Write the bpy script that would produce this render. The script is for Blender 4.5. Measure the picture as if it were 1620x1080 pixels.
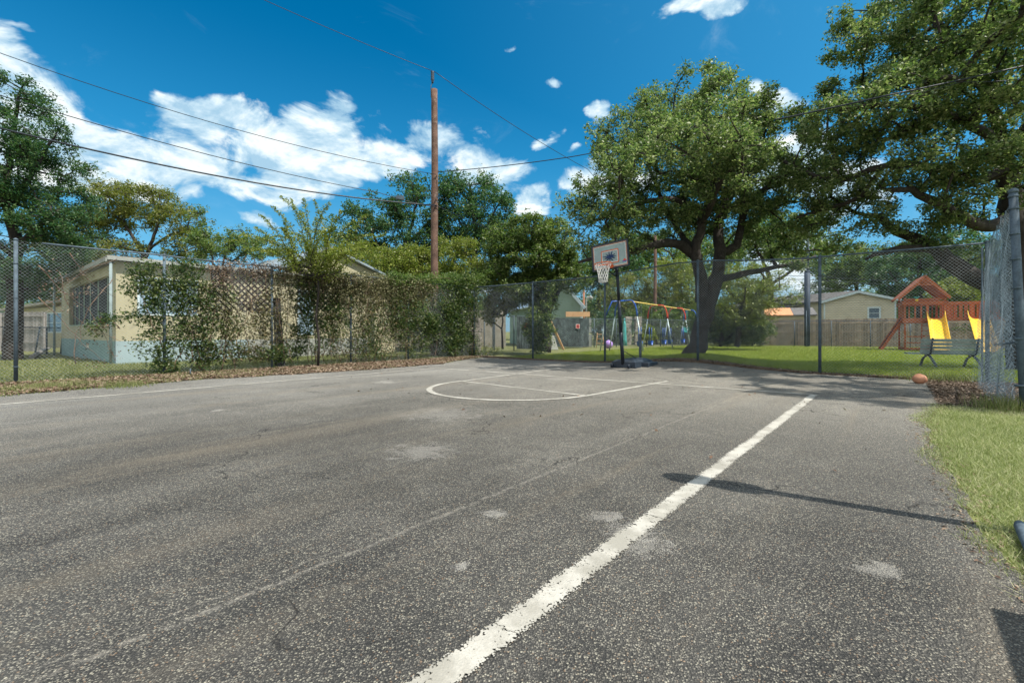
import bpy, math, random
import numpy as np
from mathutils import Vector, Matrix
R = math.radians
random.seed(7); rng = np.random.default_rng(7)
for o in list(bpy.data.objects): bpy.data.objects.remove(o)
SC = bpy.context.scene; COL = SC.collection
H = 1.1            # eye height, metres
F = 720.0          # focal length in photograph pixels
HZ = 524.0         # horizon row

# ------------------------------------------------------------------ camera
cd = bpy.data.cameras.new('camera'); cam = bpy.data.objects.new('camera', cd); COL.objects.link(cam)
cd.sensor_width = 36; cd.lens = 36 * F / 1620; cd.shift_y = -16 / 1620
cd.clip_start = .05; cd.clip_end = 3000
cam.location = (0, 0, H); cam.rotation_euler = (R(90), 0, 0); SC.camera = cam
SC.view_settings.view_transform = 'Standard'; SC.view_settings.look = 'None'
SC.view_settings.exposure = .76; SC.view_settings.gamma = 1
SC.cycles.max_bounces = 8; SC.cycles.transparent_max_bounces = 24

# ------------------------------------------------------------------ sun and sky
SUN_EL = R(57); SUNH = Vector((.85, -.525, 0)).normalized()
sundir = Vector((SUNH.x * math.cos(SUN_EL), SUNH.y * math.cos(SUN_EL), math.sin(SUN_EL)))
sl = bpy.data.lights.new('sun', 'SUN'); sl.energy = 4.0; sl.angle = R(.5); sl.color = (1, .95, .86)
so = bpy.data.objects.new('sun', sl); COL.objects.link(so)
so.rotation_euler = (-sundir).to_track_quat('-Z', 'Y').to_euler(); so.location = (0, 0, 40)

W_ = bpy.data.worlds.new('World'); SC.world = W_; W_.use_nodes = True
nt = W_.node_tree; nt.nodes.clear()
class NG:
    def __init__(s, nt): s.nt = nt
    def n(s, t, **k):
        q = s.nt.nodes.new(t)
        for a, b in k.items(): setattr(q, a, b)
        return q
    def put(s, sock, v):
        if hasattr(v, 'is_output') or isinstance(v, bpy.types.NodeSocket): s.nt.links.new(v, sock)
        elif v is not None: sock.default_value = v
    def m(s, op, a, b=None, c=None, clamp=False):
        q = s.n('ShaderNodeMath', operation=op); q.use_clamp = clamp
        s.put(q.inputs[0], a)
        if b is not None: s.put(q.inputs[1], b)
        if c is not None: s.put(q.inputs[2], c)
        return q.outputs[0]
    def mix(s, f, a, b, mode='MIX'):
        q = s.n('ShaderNodeMix', data_type='RGBA', blend_type=mode)
        s.put(q.inputs[0], f); s.put(q.inputs[6], c4(a)); s.put(q.inputs[7], c4(b)); return q.outputs[2]
    def noise(s, vec, scale, detail=4, rough=.55, dist=0, dim='3D'):
        q = s.n('ShaderNodeTexNoise'); q.noise_dimensions = dim
        if vec is not None: s.put(q.inputs['Vector'], vec)
        q.inputs['Scale'].default_value = scale; q.inputs['Detail'].default_value = detail
        q.inputs['Roughness'].default_value = rough; q.inputs['Distortion'].default_value = dist
        return q.outputs['Fac']
    def ramp(s, f, stops):
        q = s.n('ShaderNodeValToRGB'); e = q.color_ramp.elements
        while len(e) < len(stops): e.new(.5)
        for i, (p, c) in enumerate(stops): e[i].position = p; e[i].color = c4(c)
        s.put(q.inputs[0], f); return q.outputs[0]
    def step(s, x, a, b):
        q = s.n('ShaderNodeMapRange', interpolation_type='SMOOTHSTEP'); s.put(q.inputs[0], x)
        q.inputs[1].default_value = a; q.inputs[2].default_value = b; return q.outputs[0]
def c4(c):
    if isinstance(c, (tuple, list)) and len(c) == 3: return (*c, 1)
    return c
def srgb(r, g, b):
    return tuple(((v/255)/12.92 if v/255 <= .04045 else ((v/255+.055)/1.055)**2.4) for v in (r, g, b))

g = NG(nt)
sky = g.n('ShaderNodeTexSky', sky_type='NISHITA'); sky.sun_disc = False
sky.sun_elevation = SUN_EL; sky.sun_rotation = math.atan2(SUNH.x, SUNH.y)
sky.air_density = 1.0; sky.dust_density = 1.3; sky.ozone_density = 3.0
hs = g.n('ShaderNodeHueSaturation'); hs.inputs['Saturation'].default_value = 1.55
hs.inputs['Hue'].default_value = .48
nt.links.new(sky.outputs[0], hs.inputs['Color'])
skycol = g.mix(1.0, hs.outputs[0], (.42, .68, .76), 'MULTIPLY')
tc = g.n('ShaderNodeTexCoord'); sp = g.n('ShaderNodeSeparateXYZ'); nt.links.new(tc.outputs['Generated'], sp.inputs[0])
az = g.m('ARCTAN2', sp.outputs[0], sp.outputs[1]); el = g.m('ARCSINE', sp.outputs[2])
# clouds: (azimuth, elevation, half width, half height, weight), radians, read off the photograph once
def sph(px, py):
    x, z = (px-810)/F, (HZ-py)/F; l = math.sqrt(1+x*x+z*z); return math.atan2(x, 1), math.asin(z/l)
blobs = [(0,115,55,60,1),(60,165,70,50,1),(130,215,90,45,1.1),(220,240,110,48,1.2),(285,190,62,36,1),(330,215,60,45,1),(60,240,110,55,1),
         (290,265,150,30,.95),(400,215,62,45,1),(450,240,80,50,1.15),(520,212,78,40,1.15),(580,245,60,42,1.1),(480,280,100,24,.9),(170,285,150,26,.95),(350,285,120,24,.9),
         (705,240,76,32,1.15),(760,268,60,34,1.1),(665,235,35,22,.9),(825,318,32,24,1.05),(790,300,40,14,.7),(405,350,46,20,.65),
         (1075,24,42,15,.85),(1115,18,46,20,1),(945,172,26,20,.75),(868,218,20,12,.6),(905,235,16,9,.5),(1250,160,46,22,.9),(1195,140,24,14,.7),
         (1230,260,90,60,1),(1330,300,90,60,.9),(960,290,70,40,.8),(870,125,16,7,.35),(809,72,9,8,.42),(1240,450,120,60,.9),(30,60,50,10,.35),
         (-250,200,150,80,1.1),(1800,250,150,90,1),(2300,150,200,90,1)]
dens = None
nw = g.n('ShaderNodeTexNoise'); nt.links.new(tc.outputs['Generated'], nw.inputs['Vector'])
nw.inputs['Scale'].default_value = 7; nw.inputs['Detail'].default_value = 5
ws = g.n('ShaderNodeSeparateColor'); nt.links.new(nw.outputs['Color'], ws.inputs[0])
azw = g.m('ADD', az, g.m('MULTIPLY', g.m('SUBTRACT', ws.outputs[0], .5), .16))
elw = g.m('ADD', el, g.m('MULTIPLY', g.m('SUBTRACT', ws.outputs[1], .5), .12))
for (px, py, rx, ry, wt) in blobs:
    a0, e0 = sph(px, py); a1, _ = sph(px+rx, py); _, e1 = sph(px, py-ry)
    ra, re = abs(a1-a0)*1.12, abs(e1-e0)*1.12
    u = g.m('DIVIDE', g.m('SUBTRACT', azw, a0), ra); v = g.m('DIVIDE', g.m('SUBTRACT', elw, e0), re)
    q = g.m('SUBTRACT', wt, g.m('ADD', g.m('MULTIPLY', u, u), g.m('MULTIPLY', v, v)))
    dens = q if dens is None else g.m('MAXIMUM', dens, q)
dens = g.m('MAXIMUM', dens, -1.0)
mp = g.n('ShaderNodeMapping'); nt.links.new(tc.outputs['Generated'], mp.inputs[0]); mp.inputs['Scale'].default_value = (1, 1, 1.9)
nz = g.noise(mp.outputs[0], 9, 10, .6, .4)
nz2 = g.noise(mp.outputs[0], 2.3, 4, .5)
dtot = g.m('ADD', g.m('MULTIPLY', dens, .75), g.m('MULTIPLY', g.m('SUBTRACT', nz, .5), 3.2))
cmask = g.step(dtot, -.12, .50)
wisps = g.m('MULTIPLY', g.step(g.noise(mp.outputs[0], 4, 8, .65, 1.2), .56, .8), .22)
low = g.m('MULTIPLY', g.step(el, .34, .0), .30)
cm = g.m('MAXIMUM', g.m('MULTIPLY', cmask, .97), g.m('MAXIMUM', wisps, low))
shade = g.noise(mp.outputs[0], 12, 6, .6, .3)
mp2 = g.n('ShaderNodeMapping'); nt.links.new(tc.outputs['Generated'], mp2.inputs[0]); mp2.inputs['Scale'].default_value = (1, 1, 1.9); mp2.inputs['Location'].default_value = (.012, -.008, .035)
relief = g.m('SUBTRACT', g.noise(mp.outputs[0], 9, 10, .6, .4), g.noise(mp2.outputs[0], 9, 10, .6, .4))
cloudcol = g.ramp(g.m('ADD', g.m('ADD', g.m('MULTIPLY', dtot, .14), g.m('MULTIPLY', relief, 1.5)), g.m('ADD', g.m('ADD', .08, g.m('MULTIPLY', shade, .75)), g.m('MULTIPLY', g.m('SUBTRACT', g.noise(mp.outputs[0], 30, 6, .65), .5), .3))), [(.34, (2.3, 3.6, 4.6)), (.52, (3.5, 4.6, 5.3)), (.68, (5.1, 5.7, 5.9)), (.88, (6.4, 6.5, 6.3))])
# unseen bright clouds added behind the camera and overhead as white fill
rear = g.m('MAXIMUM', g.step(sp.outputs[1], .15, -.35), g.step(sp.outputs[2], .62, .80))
rear_fill = g.m('MULTIPLY', g.m('MULTIPLY', rear, g.step(nz2, .40, .52)), g.step(sp.outputs[2], -.02, .10))
air = g.m('MULTIPLY', g.m('MAXIMUM', g.step(el, .60, .05), g.m('MULTIPLY', g.step(az, -.35, 1.0), .8)), .42)
skycol = g.mix(air, skycol, (.75, 3.0, 5.0))
finsky = g.mix(g.m('MULTIPLY', rear_fill, .95), g.mix(cm, skycol, cloudcol), (7.5, 7.6, 7.5))
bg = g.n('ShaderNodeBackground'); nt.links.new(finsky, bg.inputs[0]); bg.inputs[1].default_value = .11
wo = g.n('ShaderNodeOutputWorld'); nt.links.new(bg.outputs[0], wo.inputs[0])

# ------------------------------------------------------------------ places
E1 = Vector((.647, .763, 0)).normalized(); E2 = Vector((-E1.y, E1.x, 0))   # along the sidelines / to the left along the baseline
def hgt(x, y):
    return .24*math.exp(-((x-5.9)**2+(y-14.6)**2)/(2*1.45**2)) + .10*math.exp(-((x-6.5)**2+(y-15.5)**2)/(2*1.0**2))
def hgtn(x, y):
    return .24*np.exp(-((x-5.9)**2+(y-14.6)**2)/(2*1.45**2)) + .10*np.exp(-((x-6.5)**2+(y-15.5)**2)/(2*1.0**2))
def at(px, py, d): return Vector(((px-810)/F*d, d, H + (HZ-py)/F*d))
def gd(px, py, z=0): d = (H-z)*F/(py-HZ); return Vector(((px-810)/F*d, d, z))
def ab(a, b, z=0): p = E1*a + E2*b; return Vector((p.x, p.y, z))
CORNER = Vector((-1.65, 19.8, 0))
def on_line(px, P, D):          # point where the vertical plane of column px meets the ground line P + t*D
    k = (px-810)/F; t = (k*P.y - P.x)/(D.x - k*D.y); return P + D*t

# ------------------------------------------------------------------ mesh helpers
def tag(o, label=None, cat=None, group=None, kind=None):
    if label: o['label'] = label
    if cat: o['category'] = cat
    if group: o['group'] = group
    if kind: o['kind'] = kind
    return o
def empty(name, loc, label, cat, group=None):
    o = bpy.data.objects.new(name, None); COL.objects.link(o); o.location = loc; o.empty_display_size = .2
    o['off'] = tuple(loc); return tag(o, label, cat, group)
def origin_of(p):
    if p is None: return Vector((0, 0, 0))
    return Vector(p['off'])
class MB:
    def __init__(s): s.v = []; s.f = []; s.sm = []
    def add(s, vs, fs, smooth=False):
        b = len(s.v); s.v += [tuple(v) for v in vs]; s.f += [tuple(b+i for i in f) for f in fs]; s.sm += [smooth]*len(fs); return s
    def obox(s, c, ux, uy, uz):
        c, ux, uy, uz = Vector(c), Vector(ux), Vector(uy), Vector(uz)
        if ux.cross(uy).dot(uz) < 0: ux = -ux
        vs = [c + ux*i + uy*j + uz*k for k in (-1, 1) for j in (-1, 1) for i in (-1, 1)]
        return s.add(vs, [(0,2,3,1), (4,5,7,6), (0,1,5,4), (2,6,7,3), (0,4,6,2), (1,3,7,5)])
    def box(s, c, sx, sy, sz, rz=0):
        a = Vector((math.cos(rz), math.sin(rz), 0)); b = Vector((-a.y, a.x, 0))
        return s.obox(c, a*sx/2, b*sy/2, Vector((0, 0, sz/2)))
    def beam(s, p, q, w, h, up=(0, 0, 1)):      # bar from p to q, w across, h along up
        p, q = Vector(p), Vector(q); d = q-p; up = Vector(up); side = d.cross(up)
        if side.length < 1e-6: side = d.cross(Vector((1, 0, 0)))
        side.normalize(); u = side.cross(d).normalized()
        return s.obox((p+q)/2, d/2, side*w/2, u*h/2)
    def tube(s, pts, rad, n=8, cap=True, smooth=True):
        pts = [Vector(p) for p in pts]
        if not hasattr(rad, '__len__'): rad = [rad]*len(pts)
        b = len(s.v); ref = None
        for i, p in enumerate(pts):
            t = (pts[min(i+1, len(pts)-1)] - pts[max(i-1, 0)])
            if t.length < 1e-9: t = Vector((0, 0, 1))
            t.normalize()
            if ref is None: ref = t.orthogonal().normalized()
            ref = (ref - t*ref.dot(t))
            ref = ref.normalized() if ref.length > 1e-6 else t.orthogonal().normalized()
            o = t.cross(ref)
            for k in range(n):
                a = 2*math.pi*k/n; s.v.append(tuple(p + (ref*math.cos(a) + o*math.sin(a))*rad[i]))
        for i in range(len(pts)-1):
            for k in range(n):
                k2 = (k+1) % n; s.f.append((b+i*n+k, b+i*n+k2, b+(i+1)*n+k2, b+(i+1)*n+k)); s.sm.append(smooth)
        if cap and n > 2:
            s.f.append(tuple(b+k for k in reversed(range(n)))); s.sm.append(False)
            e = b+(len(pts)-1)*n; s.f.append(tuple(e+k for k in range(n))); s.sm.append(False)
        return s
    def prism(s, poly, n, th):     # planar polygon (3-D points) thickened by th along n
        n = Vector(n).normalized()*th/2; k = len(poly)
        vs = [Vector(p)-n for p in poly] + [Vector(p)+n for p in poly]
        fs = [tuple(reversed(range(k))), tuple(range(k, 2*k))] + [(i, (i+1) % k, k+(i+1) % k, k+i) for i in range(k)]
        return s.add(vs, fs)
    def build(s, name, mat, parent=None, bevel=0, label=None):
        me = bpy.data.meshes.new(name)
        if parent is None:
            vs = np.array(s.v); off = Vector(((vs[:,0].min()+vs[:,0].max())/2, (vs[:,1].min()+vs[:,1].max())/2, vs[:,2].min()))
        else: off = origin_of(parent)
        if parent is not None and parent.get('off') is None: off = Vector((0, 0, 0))
        me.from_pydata([tuple(Vector(v)-off) for v in s.v], [], s.f)
        me.polygons.foreach_set('use_smooth', s.sm); me.materials.append(mat); me.update()
        o = bpy.data.objects.new(name, me); COL.objects.link(o)
        o['off'] = tuple(off)
        if parent is not None: o.parent = parent
        else: o.location = off
        if bevel:
            b = o.modifiers.new('bevel', 'BEVEL'); b.width = bevel; b.segments = 2; b.limit_method = 'ANGLE'
        if label: o['label'] = label
        return o
def np_mesh(name, V, k, mat, parent=None, off=None, smooth=False):   # V: (n*k,3) vertices of n separate k-gons
    V = np.ascontiguousarray(V, dtype=np.float32); n = len(V)//k
    off = origin_of(parent) if parent is not None else (off or Vector((float(V[:,0].mean()), float(V[:,1].mean()), float(V[:,2].min()))))
    V = V - np.array(off, dtype=np.float32)
    me = bpy.data.meshes.new(name); me.vertices.add(n*k); me.vertices.foreach_set('co', V.ravel())
    me.loops.add(n*k); me.loops.foreach_set('vertex_index', np.arange(n*k, dtype=np.int32))
    me.polygons.add(n); me.polygons.foreach_set('loop_start', np.arange(0, n*k, k, dtype=np.int32))
    try: me.polygons.foreach_set('loop_total', np.full(n, k, dtype=np.int32))
    except Exception: pass
    me.materials.append(mat); me.update(calc_edges=True)
    o = bpy.data.objects.new(name, me); COL.objects.link(o); o['off'] = tuple(off)
    if parent is not None: o.parent = parent
    else: o.location = off
    return o
def leaves(P, size, aspect=.5, up=.5, jit=.35, rg=rng):
    n = len(P); N = rg.normal(size=(n, 3)); N[:,2] = np.abs(N[:,2])*(1)+up; N /= np.linalg.norm(N, axis=1)[:,None]
    T = np.cross(N, rg.normal(size=(n, 3))); T /= np.linalg.norm(T, axis=1)[:,None]; B = np.cross(N, T)
    s = size*(1+jit*rg.uniform(-1, 1, n))[:,None]
    bend = N*s*.12
    V = np.empty((n, 4, 3)); V[:,0] = P-T*s*.5; V[:,1] = P+B*s*aspect*.5+bend; V[:,2] = P+T*s*.5; V[:,3] = P-B*s*aspect*.5+bend
    return V.reshape(-1, 3)

# ------------------------------------------------------------------ materials
def newmat(name):
    m = bpy.data.materials.new(name); m.use_nodes = True; t = m.node_tree; t.nodes.clear(); q = NG(t)
    out = q.n('ShaderNodeOutputMaterial'); p = q.n('ShaderNodeBsdfPrincipled'); t.links.new(p.outputs[0], out.inputs[0])
    return m, q, p, out
def bumpit(q, p, hsock, strength=.3, dist=.01):
    b = q.n('ShaderNodeBump'); b.inputs['Strength'].default_value = strength; b.inputs['Distance'].default_value = dist
    q.put(b.inputs['Height'], hsock); q.put(p.inputs['Normal'], b.outputs[0])
def pm(name, col, rough=.6, metal=0, var=.18, scale=4, bump=.15, col2=None, fine=40, island=0, spec=.4):
    m, q, p, _ = newmat(name); tc = q.n('ShaderNodeTexCoord'); ob = tc.outputs['Object']
    n1 = q.noise(ob, scale, 5, .6); n2 = q.noise(ob, fine, 4, .6)
    lo = tuple(c*(1-var) for c in col); hi = tuple(min(1, c*(1+var)) for c in col)
    f = q.step(q.m('ADD', q.m('MULTIPLY', n1, .6), q.m('MULTIPLY', n2, .4)), .35, .65)
    c = q.mix(f, lo, hi)
    if col2: c = q.mix(q.step(q.noise(ob, scale*1.7, 7, .7, .6), .52, .68), c, col2)
    if island:
        gm = q.n('ShaderNodeNewGeometry'); k = q.m('ADD', 1-island, q.m('MULTIPLY', gm.outputs['Random Per Island'], 2*island))
        cc = q.n('ShaderNodeCombineColor'); 
        for i in range(3): q.put(cc.inputs[i], k)
        c = q.mix(1.0, c, cc.outputs[0], 'MULTIPLY')
    q.put(p.inputs['Base Color'], c)
    q.put(p.inputs['Roughness'], q.m('ADD', rough-.08, q.m('MULTIPLY', n2, .16)))
    p.inputs['Metallic'].default_value = metal; p.inputs['Specular IOR Level'].default_value = spec
    if bump: bumpit(q, p, n2, bump, .01)
    return m
def leafmat(name, stops, trans=.42, rough=.45, spec=.38):
    m, q, p, out = newmat(name); gm = q.n('ShaderNodeNewGeometry'); ob = q.n('ShaderNodeTexCoord').outputs['Object']
    f = q.m('ADD', q.m('MULTIPLY', gm.outputs['Random Per Island'], .7), q.m('MULTIPLY', q.noise(ob, .9, 3), .5))
    k = len(stops); c = q.ramp(q.m('SUBTRACT', f, .1), [((i+.3)/k, s) for i, s in enumerate(stops)])
    q.put(p.inputs['Base Color'], c); p.inputs['Roughness'].default_value = rough; p.inputs['Specular IOR Level'].default_value = spec
    tr = q.n('ShaderNodeBsdfTranslucent'); q.put(tr.inputs[0], q.mix(1.0, c, (1.1, 1.3, .75), 'MULTIPLY'))
    mx = q.n('ShaderNodeMixShader'); mx.inputs[0].default_value = trans
    q.put(mx.inputs[1], p.outputs[0]); q.put(mx.inputs[2], tr.outputs[0]); q.put(out.inputs[0], mx.outputs[0]); return m

M = {}
M['galv'] = pm('galvanised_steel', (.075, .105, .13), .75, .0, .3, 6, .1, (.05, .07, .09))
M['wire'] = pm('galvanised_wire', (.34, .38, .40), .5, .4, .3, 3, 0, (.10, .09, .08))
M['wire_bright'] = pm('bright_wire', (.17, .23, .27), .55, .3, .3, 3, 0)
M['darksteel'] = pm('dark_steel', (.030, .048, .075), .65, .1, .3, 3, .1)
M['blackplastic'] = pm('black_plastic', (.018, .026, .038), .5, 0, .4, 6, .2, (.05, .055, .06))
M['blackpaint'] = pm('black_paint', (.012, .018, .028), .4, 0, .3, 5, .05)
M['pole'] = pm('pole_wood', (.13, .075, .055), .9, 0, .4, 3, .8, (.22, .155, .12), 30)
M['bark'] = pm('oak_bark', (.036, .029, .025), .9, 0, .45, 5, .9, (.075, .068, .06), 22)
M['twig'] = pm('dead_stems', (.17, .115, .08), .9, 0, .4, 5, .3)
M['stucco'] = pm('cream_stucco', (.42, .38, .25), .85, 0, .08, 1.5, .25, (.35, .32, .22), 60)
M['colpaint'] = pm('column_paint', (.24, .30, .30), .8, 0, .2, 3, .1)
M['teal'] = pm('teal_paint', (.20, .31, .29), .8, 0, .1, 2, .2)
M['paleblue'] = pm('pale_blue_paint', (.30, .39, .41), .8, 0, .08, 2, .2)
M['palegrey'] = pm('pale_grey_paint', (.30, .31, .28), .85, 0, .12, 2, .2)
M['whitetrim'] = pm('white_trim', (.55, .64, .67), .6, 0, .1, 3, .05)
M['roofgrey'] = pm('grey_shingle', (.14, .135, .135), .9, 0, .25, 3, .5, None, 30)
M['roofbrown'] = pm('weathered_roof', (.30, .27, .22), .85, 0, .2, 2, .3)
M['metalroof'] = pm('metal_roof', (.40, .47, .52), .4, .5, .12, 1, .05)
M['orangeroof'] = pm('orange_panel', (.62, .30, .15), .8, 0, .1, 2, .1)
M['siding'] = pm('tan_siding', (.58, .53, .40), .75, 0, .08, 2, .08, None, 30, .05)
M['siding2'] = pm('pale_green_siding', (.30, .40, .31), .75, 0, .06, 2, .08)
M['screen'] = pm('dark_screen', (.010, .013, .020), .7, 0, .3, 2, .1)
M['cedar'] = pm('weathered_cedar', (.31, .24, .175), .9, 0, .22, 3, .35, (.15, .125, .10), 25, .30)
M['greywood'] = pm('grey_wood', (.26, .24, .22), .9, 0, .2, 3, .4, (.15, .14, .13), 25, .25)
M['redwood'] = pm('stained_redwood', (.40, .115, .045), .7, 0, .25, 3, .2, (.22, .06, .03), 25, .10)
M['yellow'] = pm('yellow_plastic', (.78, .50, .04), .35, 0, .05, 2, .02)
M['benchwood'] = pm('bench_slat', (.22, .28, .28), .6, 0, .3, 5, .2, (.36, .40, .39), 30)
M['blue'] = pm('blue_plastic', (.015, .09, .42), .35, 0, .1, 4, .03)
M['barrelblue'] = pm('barrel_blue', (.02, .20, .60), .4, 0, .1, 4, .03)
M['red'] = pm('red_paint', (.62, .060, .025), .4, 0, .1, 4, .03)
M['yellowpaint'] = pm('yellow_paint', (.72, .52, .12), .45, 0, .1, 4, .03)
M['orange'] = pm('orange_rim', (.65, .13, .035), .45, 0, .1, 4, .03)
M['white'] = pm('white_cord', (.75, .74, .70), .8, 0, .08, 8, .05)
M['ball'] = pm('ball_leather', (.50, .24, .14), .6, 0, .12, 6, .25, (.38, .17, .10), 90)
M['purple'] = pm('purple_rubber', (.40, .25, .62), .4, 0, .05, 4, 0)
M['teal2'] = pm('teal_plastic', (.03, .32, .30), .5, 0, .1, 4, 0)
M['signred'] = pm('sign_red', (.50, .045, .03), .5, 0, .08, 9, 0)
M['plank'] = pm('plank_wood', (.30, .13, .07), .8, 0, .2, 5, .2)
M['stone'] = pm('rough_stone', (.30, .27, .23), .95, 0, .3, 3, .7, (.18, .16, .14), 14)
M['tanboard'] = pm('tan_board', (.50, .30, .15), .8, 0, .1, 4, .1)
M['deadleaf'] = leafmat('dead_leaves', [(.06, .040, .030), (.13, .082, .058), (.22, .15, .105), (.32, .26, .19)], .08, .8, .2)
M['mulch'] = leafmat('mulch_bits', [(.045, .032, .024), (.10, .070, .050), (.17, .125, .09), (.28, .22, .17)], .03, .9, .2)
M['oakleaf'] = leafmat('oak_leaves', [(.048, .088, .034), (.098, .158, .056), (.18, .23, .085), (.34, .37, .19)])
M['ivytree'] = leafmat('ivy_tree_leaves', [(.03, .07, .018), (.065, .115, .028), (.13, .18, .05), (.25, .28, .10)])
M['darkleaf'] = leafmat('dark_leaves', [(0.021, 0.068, 0.036), (0.039, 0.102, 0.045), (0.068, 0.135, 0.053), (0.120, 0.180, 0.068)])
M['midleaf'] = leafmat('mid_leaves', [(0.045, 0.098, 0.030), (0.083, 0.143, 0.042), (0.135, 0.195, 0.053), (0.210, 0.255, 0.083)])
M['brightleaf'] = leafmat('bright_leaves', [(0.081, 0.127, 0.017), (0.138, 0.184, 0.025), (0.207, 0.241, 0.040), (0.287, 0.299, 0.069)], .35)
M['oliveleaf'] = leafmat('olive_leaves', [(0.072, 0.096, 0.024), (0.120, 0.144, 0.031), (0.180, 0.192, 0.048), (0.264, 0.252, 0.084)])
M['ivyleaf'] = leafmat('ivy_leaves', [(.018, .042, .014), (.040, .080, .022), (.085, .125, .035), (.18, .20, .08)])

M['webleaf'] = leafmat('vine_web_leaves', [(.03, .035, .015), (.065, .075, .028), (.12, .12, .05), (.20, .15, .08)], .2, .7, .2)
M['dustleaf'] = leafmat('dry_vine_leaves', [(.06, .07, .03), (.12, .12, .06), (.20, .19, .10), (.28, .26, .16)], .2, .7, .2)
M['grassblade'] = leafmat('pale_grass_blades', [(.13, .17, .045), (.22, .26, .085), (.34, .37, .17), (.50, .48, .29)], .25, .6, .25)
M['lawnblade'] = leafmat('lawn_blades', [(.09, .15, .012), (.19, .26, .025), (.30, .36, .05), (.42, .42, .12)], .3, .6, .25)
M['weed'] = leafmat('weed_leaves', [(.07, .10, .03), (.13, .16, .05), (.22, .24, .09), (.32, .30, .16)], .25, .6, .25)

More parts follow.
